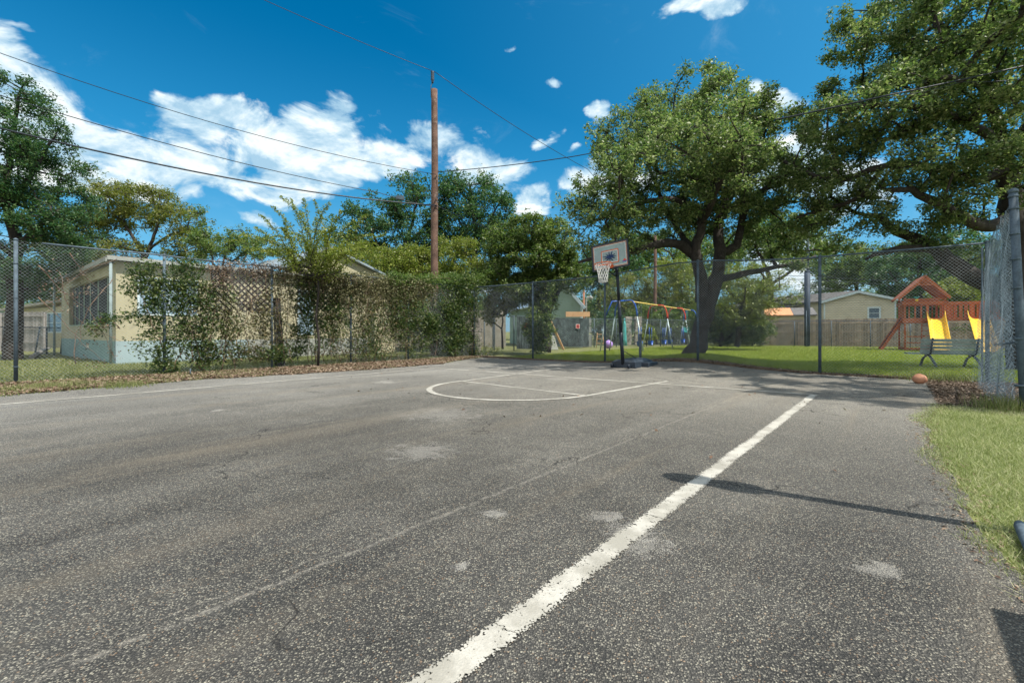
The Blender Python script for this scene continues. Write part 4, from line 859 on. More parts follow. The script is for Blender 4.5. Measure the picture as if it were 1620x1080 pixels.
# ------------------------------------------------------------------ house at the left
Z = Vector((0, 0, 1))
def wall(mb, P0, P1, z0, z1, ops, th, nrm):
    """wall from P0 to P1 with openings (s0,s1,z0,z1); thickness goes behind nrm"""
    P0, P1 = Vector(P0), Vector(P1); d = P1-P0; L = d.length; d.normalize(); nrm = Vector(nrm).normalized()
    def bx(s0, s1, a, b):
        if s1-s0 < 1e-4 or b-a < 1e-4: return
        c = P0+d*(s0+s1)/2 - nrm*th/2; mb.obox((c.x, c.y, (a+b)/2), d*(s1-s0)/2, nrm*th/2, Z*(b-a)/2)
    cur = 0
    for (s0, s1, a, b) in sorted(ops):
        bx(cur, s0, z0, z1); bx(s0, s1, z0, a); bx(s0, s1, b, z1); cur = s1
    bx(cur, L, z0, z1)
def window(parent, P0, d, nrm, s0, s1, a, b, glassm, framem, nx=1, nz=1, inset=.05, fw=.06):
    d, nrm = Vector(d).normalized(), Vector(nrm).normalized(); P0 = Vector(P0); mb = MB()
    def q(s, z, o=0): p = P0+d*s+nrm*o; return Vector((p.x, p.y, z))
    c = lambda s, z: q(s, z, -inset+.03)
    mb.obox(c((s0+s1)/2, a+fw/2), d*(s1-s0)/2, nrm*.04, Z*fw/2); mb.obox(c((s0+s1)/2, b-fw/2), d*(s1-s0)/2, nrm*.04, Z*fw/2)
    mb.obox(c(s0+fw/2, (a+b)/2), d*fw/2, nrm*.04, Z*((b-a)/2-fw)); mb.obox(c(s1-fw/2, (a+b)/2), d*fw/2, nrm*.04, Z*((b-a)/2-fw))
    for i in range(1, nx): mb.obox(c(s0+(s1-s0)*i/nx, (a+b)/2), d*.018, nrm*.03, Z*((b-a)/2-fw))
    for j in range(1, nz): mb.obox(c((s0+s1)/2, a+(b-a)*j/nz), d*((s1-s0)/2-fw), nrm*.025, Z*.018)
    w = mb.build('window', framem, parent)
    g_ = MB(); g_.obox(q((s0+s1)/2, (a+b)/2, -inset-.02), d*((s1-s0)/2-.005), nrm*.008, Z*((b-a)/2-.005)); g_.build('pane', glassm, w); return w
def house_left():
    K = Vector((-12.97, 14.9, 0)); n1 = -E2; n2 = -E1; L1 = 9.3; L2 = 9.4
    root = empty('cream_house', K, 'cream stucco house with teal skirting and screened porch behind the left fence', 'house')
    D2 = Vector((-.785, .62, 0)).normalized(); n2 = Vector((-D2.y, D2.x, 0)); n2 = n2 if n2.y < 0 else -n2; L2 = 10.4
    A = K; Bp = K+E1*L1; Cp = K+D2*L2; hw = 3.40
    w = MB(); ops = [(.55, 2.3, 1.65, 2.95), (5.9, 6.6, .95, 2.9)]
    wall(w, A, Bp, .78, hw, ops, .18, n1)
    wall(w, A+D2*.18, Cp, .78, hw-.05, [(.25, 8.2, 1.33, 3.0)], .18, n2)
    w.build('wall', M['stucco'], root)
    m = MB(); wall(m, A-n1*0, A+E1*4.0, .0, .78, [], .18, n1); m.build('skirting', M['paleblue'], root)
    m = MB(); wall(m, A+E1*4.0, Bp, .0, .78, [], .18, n1); m.build('skirting', M['palegrey'], root)
    m = MB(); wall(m, A+D2*.18, Cp, .0, .78, [], .18, n2); m.build('skirting', M['teal'], root)
    window(root, A, E1, n1, .55, 2.3, 1.65, 2.95, M['paleglass'], M['whitetrim'], 2, 1)
    window(root, A, E1, n1, 5.9, 6.6, .95, 2.9, M['paleglass'], M['whitetrim'], 1, 2)
    # screened porch opening with posts
    m = MB(); o_ = A+D2*.18
    m.obox(o_+D2*4.225+Vector((0, 0, 2.165))-n2*.14, D2*3.97, n2*.01, Z*.83); sc = m.build('porch_screen', M['screen'], root)
    m = MB()
    for s_ in (1.4, 2.9, 4.3, 5.5, 6.5, 7.4): m.obox(o_+D2*s_+Vector((0, 0, 2.165))-n2*.08, D2*.013, n2*.015, Z*.83)
    m.obox(o_+D2*4.225+Vector((0, 0, 1.35))-n2*.05, D2*3.97, n2*.055, Z*.02); m.build('mullion', M['siding2'], root)
    # roof slab with fascia
    up = Vector((0, 0, 1)); r = MB()
    c0 = A+n1*.22+n2*.25; c1 = Bp+n1*.22+E1*.3; c2 = Bp+E1*.3+D2*(L2+2); c3 = Cp+D2*2.0+n2*.25
    r.prism([Vector((c0.x, c0.y, hw+.10)), Vector((c1.x, c1.y, hw+.10)), Vector((c2.x, c2.y, hw+.0)), Vector((c3.x, c3.y, hw+.0))], up, .08); r.build('roof', M['roofbrown'], root)
    f = MB(); f.obox((c0+c1)/2+Vector((0, 0, hw+.06))+n1*.02, (c1-c0)/2, n1*.018, Z*.055); f.obox((c0+c3)/2+Vector((0, 0, hw+.0))+n2*.02, (c3-c0)/2, n2*.018, Z*.055); f.build('fascia', M['palegrey'], root)
    # porch corner columns
    for P, h in ((A+n1*.15+n2*.15, 3.36), (Cp+n2*.25-D2*.1, 3.3)): m = MB(); m.tube([P, P+Vector((0, 0, h))], .042, 12); m.build('column', M['colpaint'], root)
    # tall gable wing rising over the far half
    s0, s1 = 5.4, 10.8; P0, P1 = A+E1*s0+n1*.06, A+E1*s1+n1*.06; zl = 3.35; ap = A+E1*7.2+n1*.06
    gw = MB(); tri = [Vector((P0.x, P0.y, zl-.2)), Vector((P1.x, P1.y, zl-.2)), Vector((P1.x, P1.y, 3.55)), Vector((ap.x, ap.y, 4.75)), Vector((P0.x, P0.y, 3.75))]
    gw.prism(tri, n1, .12); wall(gw, A+E1*L1+n1*.06, A+E1*s1+n1*.06, 0, 3.15, [], .12, n1); gw.build('gable', M['stucco'], root)
    rf = MB(); back = E2*7
    for (q0, z0, q1, z1) in ((P0-E1*.2, 3.76, ap, 4.84), (ap, 4.84, P1+E1*.35, 3.50)):
        a_, b_ = Vector((q0.x, q0.y, z0))+n1*.3, Vector((q1.x, q1.y, z1))+n1*.3; rf.prism([a_, b_, b_+back, a_+back], (b_-a_).cross(back), .09)
    rf.build('roof', M['metalroof'], root)
house_left()

# ------------------------------------------------------------------ neighbouring buildings
def gable_house(name, label, cat, Pn, Pf, h_e, h_r, depthv, wallm, roofm, trimm, apex=.5, laps=False, wins=(), over=.3):
    """gable wall facing the camera from Pn to Pf, body going back along depthv"""
    Pn, Pf, depthv = Vector(Pn), Vector(Pf), Vector(depthv); d = (Pf-Pn); L = d.length; d.normalize(); nrm = Vector((d.y, -d.x, 0))
    if nrm.y > 0: nrm = -nrm
    root = empty(name, (Pn+Pf)/2, label, cat); w = MB(); ap = Pn.lerp(Pf, apex)
    wall(w, Pn, Pf, 0, h_e, [x[:4] for x in wins], .15, nrm)
    w.prism([Pn+Z*h_e-nrm*.075, Pf+Z*h_e-nrm*.075, ap+Z*h_r-nrm*.075], nrm, .15)
    for P in (Pn, Pf): 
        s_ = 1 if P == Pf else -1; c = P+depthv*.5-d*s_*.075-nrm*.08; w.obox(c+Z*h_e/2, depthv*.49, d*.075, Z*h_e/2)
    w.build('wall', wallm, root)
    if laps:
        m = MB(); z = .18
        while z < h_r-.15:
            f = 0 if z < h_e else (z-h_e)/(h_r-h_e); a_ = Pn.lerp(ap, f)+d*.1; b_ = Pf.lerp(ap, f)-d*.1
            segs = [(0, 1)]
            A_, Bx = (a_-Pn).dot(d), (b_-Pn).dot(d); spans = [(A_, Bx)]
            for x in wins:
                if x[2]-.1 < z < x[3]+.1:
                    spans = [t for (p0, p1) in spans for t in ((p0, min(p1, x[0]-.1)), (max(p0, x[1]+.1), p1)) if t[1]-t[0] > .05]
            for (p0, p1) in spans: m.obox(Pn+d*(p0+p1)/2+Z*(z+.085)+nrm*.018, d*(p1-p0)/2, nrm*.022, Z*.082-nrm*.014)
            z += .2
        m.build('siding', wallm, root)
    r = MB(); t = MB()
    for P, s_ in ((Pn, -1), (Pf, 1)):
        sl_ = (h_r-h_e)/((ap-P).length); e = P+d*s_*over; ze = h_e-sl_*over
        a_, b_ = Vector((e.x, e.y, ze+.08))+nrm*over, Vector((ap.x, ap.y, h_r+.08))+nrm*over
        r.prism([a_, b_, b_+depthv, a_+depthv], (b_-a_).cross(depthv), .10); t.beam(a_+nrm*.025-Z*.07, b_+nrm*.025-Z*.07, .04, .2)
    for P, s_ in ((Pn, 1), (Pf, -1)): t.obox(P+d*s_*.06+nrm*.03+Z*h_e*.48, d*.06, nrm*.02, Z*h_e*.48)
    r.build('roof', roofm, root); t.build('trim', trimm, root)
    for x in wins: window(root, Pn, d, nrm, *x[:4], M['glass'], trimm, x[4], x[5], inset=-.01, fw=.12)
    return root
# tan lap-sided house behind the board fence: gable 1303-1418 px at about 41 m
Pn, Pf = Vector((at(1303,540,41).x, 41, 0)), Vector((at(1418,540,38).x, 38, 0))
L_ = (Pf-Pn).length; k0 = .70*L_
gable_house('tan_house', 'tan lap sided house with pale blue trim behind the board fence', 'house', Pn, Pf, 3.75, 4.5, Vector((-4, 10, 0)), M['siding'], M['roofgrey'], M['whitetrim'], .50, True,
            [(L_*.62, L_*.80, 2.12, 3.18, 1, 2)])
h = empty('tan_house_wing', at(1270,540,43)*1, 'long low grey roofed wing left of the tan lap sided house', 'house'); h.location.z = 0; h['off'] = tuple(h.location)
a0, a1 = Vector((at(1236,540,44).x, 44, 0)), Vector((at(1302,540,42).x, 42, 0)); dv = (a1-a0).normalized(); nv = Vector((dv.y, -dv.x, 0))
m = MB(); wall(m, a0, a1, 0, 3.3, [], .2, nv); m.build('wall', M['siding'], h)
m = MB(); q0, q1 = a0-dv*.3+nv*.4, a1+nv*.4; m.prism([q0+Z*3.25, q1+Z*3.9, q1-nv*5+Z*4.9, q0-nv*5+Z*3.9], (q1-q0+Z*.65).cross(-nv*5+Z), .12); m.build('roof', M['roofgrey'], h)
# shed with patchy orange and grey roof
a0, a1 = Vector((at(1212,540,38.5).x, 38.5, 0)), Vector((at(1291,540,37).x, 37, 0)); dv = (a1-a0).normalized(); nv = Vector((dv.y, -dv.x, 0))
s_ = empty('garden_shed', (a0+a1)/2, 'low shed with a half orange half grey roof behind the board fence', 'shed')
m = MB(); wall(m, a0, a1, 0, 2.42, [], .15, nv); m.obox(a0+dv*.1-nv*1.5+Z*1.2, dv*.07, nv*1.3, Z*1.2); m.obox(a1-dv*.1-nv*1.5+Z*1.2, dv*.07, nv*1.3, Z*1.2); m.build('wall', M['stucco'], s_)
LL = (a1-a0).length
for f0, f1, mt, lb in ((-.02, .55, 'orangeroof', 'orange half of the shed roof'), (.555, 1.02, 'roofgrey', 'grey half of the shed roof')):
    q0, q1 = a0+dv*LL*f0+nv*.2, a0+dv*LL*f1+nv*.2; m = MB(); m.prism([q0+Z*2.42, q1+Z*2.42, q1-nv*2.2+Z*3.1, q0-nv*2.2+Z*3.1], (q1-q0).cross(-nv*2.2+Z*.68), .08); m.build('roof', M[mt], s_, label=lb)
# pale green gable left of the hoop
gable_house('pale_green_house', 'pale green gabled house behind the ivy covered tree', 'house', Vector((at(848,540,33).x, 33, 0)), Vector((at(921,540,31.5).x, 31.5, 0)), 3.0, 4.55, Vector((-2, 10, 0)), M['siding2'], M['metalroof'], M['whitetrim'], .60)
# low house far left + its window
a0, a1 = Vector((at(22,540,34).x, 34, 0)), Vector((at(100,540,30).x, 30, 0)); dv = (a1-a0).normalized(); nv = Vector((dv.y, -dv.x, 0)); L_ = (a1-a0).length
h = empty('low_tan_house', (a0+a1)/2, 'low tan house with a shallow roof beyond the grey board fence', 'house')
m = MB(); wall(m, a0, a1, 0, 2.75, [(L_*.70, L_*.98, 1.0, 2.35)], .2, nv); m.build('wall', M['tanwall'] if 'tanwall' in M else M['stucco'], h)
window(h, a0, dv, nv, L_*.70, L_*.98, 1.0, 2.35, M['glass'], M['whitetrim'], 1, 2)
m = MB(); q0, q1 = a0-dv*1.5+nv*.5, a1+dv*.4+nv*.5; m.prism([q0+Z*2.70, q1+Z*3.05, q1-nv*6+Z*3.25, q0-nv*6+Z*2.9], (q1-q0).cross(-nv*6), .16); m.build('roof', M['roofbrown'], h)
# metal-roofed carport between house and corner
p0 = at(700,478,27); h = empty('carport', Vector((at(690,540,27).x, 27, 0)), 'open carport with a pale metal roof behind the vines', 'carport')
m = MB(); z_ = 2.75; m.prism([at(575,474,25), at(790,462,27), at(790,452,31), at(575,462,30)], (0, 0, 1), .10); m.build('roof', M['metalroof'], h)
for px, d in ((592, 25.2), (655, 25.9), (722, 26.5), (782, 27.0), (600, 29.5), (700, 30.2), (780, 30.8)):
    q = at(px, 540, d); m = MB(); m.tube([(q.x, d, 0), (q.x, d, 2.95)], .05, 8); m.build('column', M['galv'], h)
m = MB(); a0, a1 = Vector((at(600,540,32).x, 32, 0)), Vector((at(800,540,32).x, 32, 0)); wall(m, a0, a1, 0, 2.6, [], .2, (0, -1, 0)); m.build('wall', M['roofbrown'], h)
# blue barrel
q = at(602, 545, 24.0); q = Vector((q.x, 24.0, 0)); m = MB()
m.tube([q+Z*z for z in (0, .02, .3, .33, .36, .62, .65, .68, .98, 1.0)], [.27, .29, .29, .305, .29, .29, .305, .29, .29, .26], 20); tag(m.build('barrel', M['barrelblue']), 'bright blue plastic barrel seen through the vines', 'barrel')

# ------------------------------------------------------------------ board fences and back fences
def board_fence(name, label, P0, P1, h, mat, seed, rails=(.35, 1.05, 1.7), pitch=.15, gap=.012):
    P0, P1 = Vector(P0), Vector(P1); d = P1-P0; L = d.length; d.normalize(); nrm = Vector((d.y, -d.x, 0)); rd = random.Random(seed)
    if nrm.y > 0: nrm = -nrm
    root = empty(name, (P0+P1)/2, label, 'fence'); m = MB(); s = 0
    while s < L: hh = h+rd.uniform(-.02, .025); m.obox(P0+d*(s+pitch/2)+Z*hh/2-nrm*.03, d*(pitch-gap)/2, nrm*.009, Z*hh/2); s += pitch
    m.build('boards', mat, root); m = MB()
    for z in rails: m.beam(P0+Z*z, P1+Z*z, .035, .085)
    m.build('rails', mat, root)
    k = int(L/2.6)+1
    for i in range(k+1): p = P0.lerp(P1, i/k); m = MB(); m.obox(p+nrm*.06+Z*h*.49, d*.045, nrm*.04, Z*h*.49); m.build('post', mat, root)
    return root
bA = Vector((at(1203,540,35.5).x, 35.5, 0)); bB = Vector((at(1430,540,31.5).x, 31.5, 0)); bC = bB+(bB-bA).normalized()*9
board_fence('board_fence', 'weathered brown board fence along the back of the lawn', bA, bC, 2.0, M['cedar'], 1)
board_fence('board_fence', 'grey board fence beyond the low wire fence at far left', Vector((at(-60,540,27).x, 27, 0)), Vector((at(72,540,24.5).x, 24.5, 0)), 2.15, M['greywood'], 2, (.5, 1.25, 1.95))
def low_chain(label, pts, h, pitch=.09, r=.003, pr=.03, nm='low_chain_fence', lean=0):
    root = empty(nm, pts[0], label, 'fence'); m = MB(); m.tube([Vector(p)+Z*h for p in pts], .021, 8); m.build('top_rail', M['galv'], root)
    for i, p in enumerate(pts): m = MB(); m.tube([Vector(p), Vector(p)+Z*(h+.03)+Vector((lean*wob(i*3.3), 0, 0))], pr, 8); m.build('post', M['galv'], root)
    mb = MB()
    for a_, b_ in zip(pts, pts[1:]): c = chain(a_, b_, .02, h, pitch, r); mb.add(c.v, c.f)
    mb.build('chain_link', M['wire'], root); return root
nrm_b = Vector(((bB-bA).y, -(bB-bA).x, 0)).normalized()
low_chain('wire fence with steel posts standing in front of the brown board fence', [on_line(x, bA+nrm_b*.5, (bB-bA).normalized()) for x in (1207, 1257, 1315, 1377, 1440, 1500)], 1.85)
low_chain('low leaning wire fence at the far left behind the tall post', [Vector((at(x,540,d).x, d, 0)) for x, d in ((-40,18.5), (5,19), (32,20), (55,20.6), (74,21.4), (96,22.4))], 1.28, lean=.25)
bk = [Vector((at(x,540,d).x, d, 0)) for x, d in ((766,25.5), (813,25.5), (845,26), (868,29.5), (940,31), (975,32), (1045,33.5), (1130,35), (1203,35.3))]
low_chain('wire fence with a steel top rail closing the back of the lawn', bk, 1.95)
# dark mesh screens on the back fence, each with a red sign
def screen(label, P0, P1, h, sgn, slab):
    P0, P1 = Vector(P0), Vector(P1); d = (P1-P0).normalized(); nv = Vector((d.y, -d.x, 0))
    m = MB(); n = 24; vs = []; fs = []
    for i in range(n+1):
        for j, z in enumerate((.12, h*.5, h)): 
            p = P0.lerp(P1, i/n) + nv*(.05+.02*wob(i*1.7+j*5)); vs.append(p+Z*z)
    for i in range(n):
        for j in range(2): fs.append((i*3+j, (i+1)*3+j, (i+1)*3+j+1, i*3+j+1))
    nn = len(vs); vs2 = vs+[v-nv*.006 for v in vs]; fs2 = fs+[tuple(reversed([k+nn for k in f])) for f in fs]
    m.add(vs2, fs2); tag(m.build('privacy_screen', M['screenmesh']), label, 'screen')
    p = P0.lerp(P1, sgn)+nv*.13+Z*1.42; r_ = empty('warning_sign', p-Z*.2, slab, 'sign'); m = MB(); m.obox(p, d*.14, nv*.008, Z*.14); m.build('plate', M['white'], r_)
    m = MB(); m.obox(p+nv*.012, d*.118, nv*.004, Z*.118); m.build('panel', M['signred'], r_)
    m = MB()
    for z, w_ in ((-.065, .06), (-.005, .09), (.06, .075)): m.obox(p+nv*.018+Z*z, d*w_, nv*.002, Z*.016)
    m.build('lettering', M['blackpaint'], r_)
M['screenmesh'] = pm('screen_mesh', (.035, .050, .050), .8, 0, .6, 2.5, .4, (.10, .13, .13), 9)
M['clutter'] = M['roofgrey']
screen('dark mesh gate screen left of the ivy covered trunk', Vector((at(817,540,25.2).x, 25.2, 0)), Vector((at(846,540,25.6).x, 25.6, 0)), 1.9, .5, 'red warning sign with white border on the dark gate left of the ivy covered trunk')
screen('dark mesh screen right of the ivy covered trunk', Vector((at(874,540,28.6).x, 28.6, 0)), Vector((at(931,540,29.8).x, 29.8, 0)), 1.95, .66, 'red warning sign with white border on the dark screen right of the ivy covered trunk')
# leaning things at the screens
q = Vector((at(872,540,27).x, 27, 0)); m = MB(); m.obox(q+Vector((0, 0, .42)), Vector((.30, .02, 0)), Vector((0, .05, .0)), Vector((-.12, .1, .42))); tag(m.build('pale_slab', M['palegrey'], bevel=.03), 'pale rounded panel leaning at the foot of the ivy covered trunk', 'panel')
m = MB(); m.beam(q+Vector((-.0, .3, 1.7)), q+Vector((.72, -.1, .02)), .06, .12); tag(m.build('leaning_board', M['tanboard']), 'long tan board leaning beside the ivy covered trunk', 'board')
p0, p1 = at(895,497,30), at(933,497,30.3); m = MB(); m.beam(p0, p1, .05, .34); r_ = m.build('long_tan_board', M['tanboard']); tag(r_, 'long tan board fixed above the dark screen below the green gable', 'board')
# utility boxes and pipes beside the screen
q = Vector((at(930,540,31.2).x, 31.2, 0)); r_ = empty('utility_cabinet', q, 'pale utility boxes stacked beside the dark screen', 'utility box')
for z0, z1, w_ in ((.05, .9, .26), (1.0, 1.42, .22), (1.5, 2.0, .22)): m = MB(); m.box(q+Z*(z0+z1)/2, w_*2, .25, z1-z0); m.build('box', M['palegrey'], r_, .02)
q = Vector((at(927.5,540,31.6).x, 31.6, 0)); m = MB(); m.tube([q, q+Z*3.3, q+Z*3.45+Vector((.08, 0, 0)), q+Z*3.5+Vector((.3, 0, 0))], .06, 10); m.tube([q+Z*3.46+Vector((.2, 0, 0)), q+Z*3.38+Vector((.45, 0, 0))], [.17, .1], 10)
tag(m.build('hooded_pipe', M['palegrey']), 'grey pipe with a hooded bent top beside the green gable', 'pipe')
q = Vector((at(923.5,540,32).x, 32, 0)); m = MB(); m.tube([q, q+Z*4.0], .07, 8); tag(m.build('red_post', M['plank']), 'thin red brown post beside the hooded pipe', 'post')
q = at(963, 539, 29.5); m = MB()
def ball_mb(c, r, sz=1.0, n=20, mb=None, dent=None):
    mb = mb or MB(); vs = []; fs = []
    for i in range(n+1):
        t = math.pi*i/n
        for j in range(2*n):
            a_ = math.pi*j/n; x, y, z = math.sin(t)*math.cos(a_), math.sin(t)*math.sin(a_), math.cos(t); k = 1 if dent is None else dent(x, y, z); vs.append(Vector(c)+Vector((x*r*k, y*r*k, z*r*sz*k)))
    for i in range(n):
        for j in range(2*n): fs.append((i*2*n+j, (i+1)*2*n+j, (i+1)*2*n+(j+1) % (2*n), i*2*n+(j+1) % (2*n)))
    return mb.add(vs, fs, True)
q = Vector((q.x, 29.5, .26)); ball_mb(q, .27, mb=m); m.tube([q+Z*.26, q+Z*.31], .02, 8); tag(m.build('purple_ball', M['purple']), 'purple play ball lying on the lawn left of the swings', 'ball')
q = Vector((at(950,540,30).x, 30, 0)); m = MB(); 
for s_ in (-.28, .28): m.tube([q+Vector((s_, 0, 0)), q+Vector((s_*.6, .2, 1.0))], .02, 6)
for z in (.3, .6, .9): m.tube([q+Vector((-.28+.05*z, .18*z, z)), q+Vector((.28-.05*z, .18*z, z))], .018, 6)
tag(m.build('wire_rack', M['tanboard']), 'small tan ladder like rack at the back fence', 'rack')
# low stone pillars behind swings
for px, lab in ((993, 'left rough stone pillar behind the swing set'), (1009, 'right rough stone pillar behind the swing set')):
    q = Vector((at(px,540,36).x, 36, 0)); m = MB(); rd = random.Random(px)
    for k in range(9): m.box(q+Z*(.13+k*.25)+Vector((rd.uniform(-.03, .03), 0, 0)), .52+rd.uniform(-.06, .06), .5, .245, rd.uniform(-.08, .08))
    tag(m.build('stone_pillar', M['stone'], bevel=.03), lab, 'pillar', 'stone pillars')
q = Vector((at(988,540,35).x, 35, 0)); m = MB(); m.tube([q, q+Z*.5, q+Z*1.6, q+Z*1.9], [.22, .16, .12, .05], 10); m.tube([q+Z*1.75, q+Z*2.1], .05, 8); tag(m.build('folded_umbrella', M['teal2']), 'folded teal garden umbrella behind the swing set', 'umbrella')
# rough fence-corner post of stone
q = CORNER+Vector((.05, .7, 0)); m = MB(); rd = random.Random(2)
for k in range(8): m.box(q+Z*(.11+k*.21)+Vector((rd.uniform(-.05, .05), 0, 0)), .42+rd.uniform(-.08, .08), .4, .2, rd.uniform(-.1, .1))
tag(m.build('stone_pillar', M['stone'], bevel=.03), 'rough stone pillar half hidden in vines at the fence corner', 'pillar')
# fallen log and white post in the left yard
m = MB(); pts = densify([(gd(50,568)+Z*.08, .09), (gd(62,562)+Z*.12, .09), (gd(76,556)+Z*.18, .06)], .3, .04); m.tube([p for p, _ in pts], [r for _, r in pts], 8); tag(m.build('fallen_log', M['greywood']), 'pale fallen branch lying in the grass left of the cream house', 'log')

# ------------------------------------------------------------------ utility poles and wires
def upole(label, px, d, ytop, r, ybase=None, r2=None, extra=True):
    x = (px-810)/F*d; zt = H+(HZ-ytop)/F*d; root = empty('utility_pole', Vector((x, d, 0)), label, 'utility pole')
    m = MB(); n = 16; m.tube([(x+.03*math.sin(i*.7)*.3, d, zt*i/n) for i in range(n+1)], [r+(r2-r)*i/n for i in range(n+1)], 14); m.build('pole', M['pole'], root); return root, x, zt
r0, ux, uz = upole('tall brown wooden utility pole rising from the vines', 687.5, 20, 142, .175, None, .135)
m = MB(); m.tube([(ux-.15, 20, uz-.35), (ux-.16, 20, uz+.15), (ux-.09, 20, uz+.32)], .018, 8)
m.build('bracket', M['galv'], r0)
m = MB(); zz = uz+.28; m.tube([(ux-.09, 20, zz+k*.055) for k in range(10)], [.04, .05, .055, .085, .06, .085, .06, .085, .06, .09], 14); m.build('insulator', M['darksteel'], r0)
for px, py in ((694, 272), (692, 312), (693, 320)): q = at(px, py, 19.85); m = MB(); m.tube([q, q+Vector((.0, -.1, .0))], .035, 8); m.build('bolt', M['galv'], r0)
r1, x1, z1 = upole('thin brown utility pole seen through the oak branches', 1036.5, 38, 372, .15, None, .12)
d = 33; x = (1277-810)/F*d; root = empty('steel_pole', Vector((x, d, 0)), 'dark steel lamp pole standing on the lawn before the board fence', 'lamp pole')
m = MB(); m.tube([(x, d, 0), (x, d, 5.4)], .19, 16); m.tube([(x, d, 5.4), (x, d, 5.5)], [.21, .10], 16); m.build('sleeve', M['darksteel'], root)
m = MB(); m.tube([(x+.05, d, 5.4), (x+.05, d, 8.9)], .085, 12); m.build('pole', M['galv'], root)
m = MB(); m.tube([(x+.05, d-.1, 8.8), (x+.05, d-.1, 9.15)], .16, 14); m.tube([(x+.05, d-.1, 9.15), (x+.05, d-.1, 9.28)], [.2, .08], 14); m.build('lamp_head', M['darksteel'], root)
m = MB(); m.tube([(x-.2, d-.22, 0), (x-.2, d-.22, 2.6)], .028, 8); m.build('conduit', M['galv'], root)
def wire(label, pts, r=.008, sag=.25, mat=None):
    m = MB(); P = [at(*p) for p in pts]; out = []
    for a_, b_ in zip(P, P[1:]):
        for k in range(16): t = k/16; q = a_.lerp(b_, t); out.append(q-Z*sag*4*t*(1-t)*(a_-b_).length/30)
    out.append(P[-1]); m.tube(out, r, 5); return tag(m.build('power_line', mat or M['blackpaint']), label, 'cable', 'overhead cables')
wire('thin cable descending from the sky to the insulator on the tall pole top', [(330,-40,17),(688,114,20)], .012, .3)
wire('thin cable descending from the tall pole top towards the oak', [(688,114,20),(930,268,26),(1040,378,38)], .014, .5)
wire('uppermost thin cable crossing the clouds from the left edge', [(-60,62,14),(690,276,19.8)], .012, .9)
wire('middle cable crossing the clouds to a small grey box', [(-60,132,13),(600,305,19),(690,328,19.8)], .014, .6)
wire('thick black cable crossing low over the house roof', [(-60,188,12),(690,325,19.8)], .026, .8)
wire('thick cable dropping from the pole behind the ivy covered tree', [(690,325,19.8),(800,372,23),(900,420,28)], .017, .4)
wire('twisted cable running level from the pole into the oak crown', [(693,272,19.8),(905,248,18),(1060,215,16.5),(1225,190,15)], .018, .3)
wire('faint cable right of the open crowned oak', [(692,312,19.8),(870,342,34)], .010, .2)
wire('cable bundle sloping upwards across the right oak', [(1225,190,11),(1400,152,9.6),(1640,100,9)], .018, .1)
wire('thin cable looping below the bundle across the right oak', [(1400,155,9.6),(1520,130,9.2),(1660,118,9)], .006, .9)
wire('upper distant cable behind the far fence at the right', [(1040,432,38),(1277,436,33),(1600,447,36)], .014, .3)
wire('lower distant cable behind the far fence at the right', [(1100,436,38),(1277,442,33),(1600,452,36)], .018, .3)
q = at(633, 313, 19.4); m = MB(); m.box(q, .32, .14, .16); m.tube([q+Z*.08, q+Z*.2], .012, 6); tag(m.build('cable_box', M['galv'], bevel=.02), 'small grey box hanging on the middle cable', 'box')

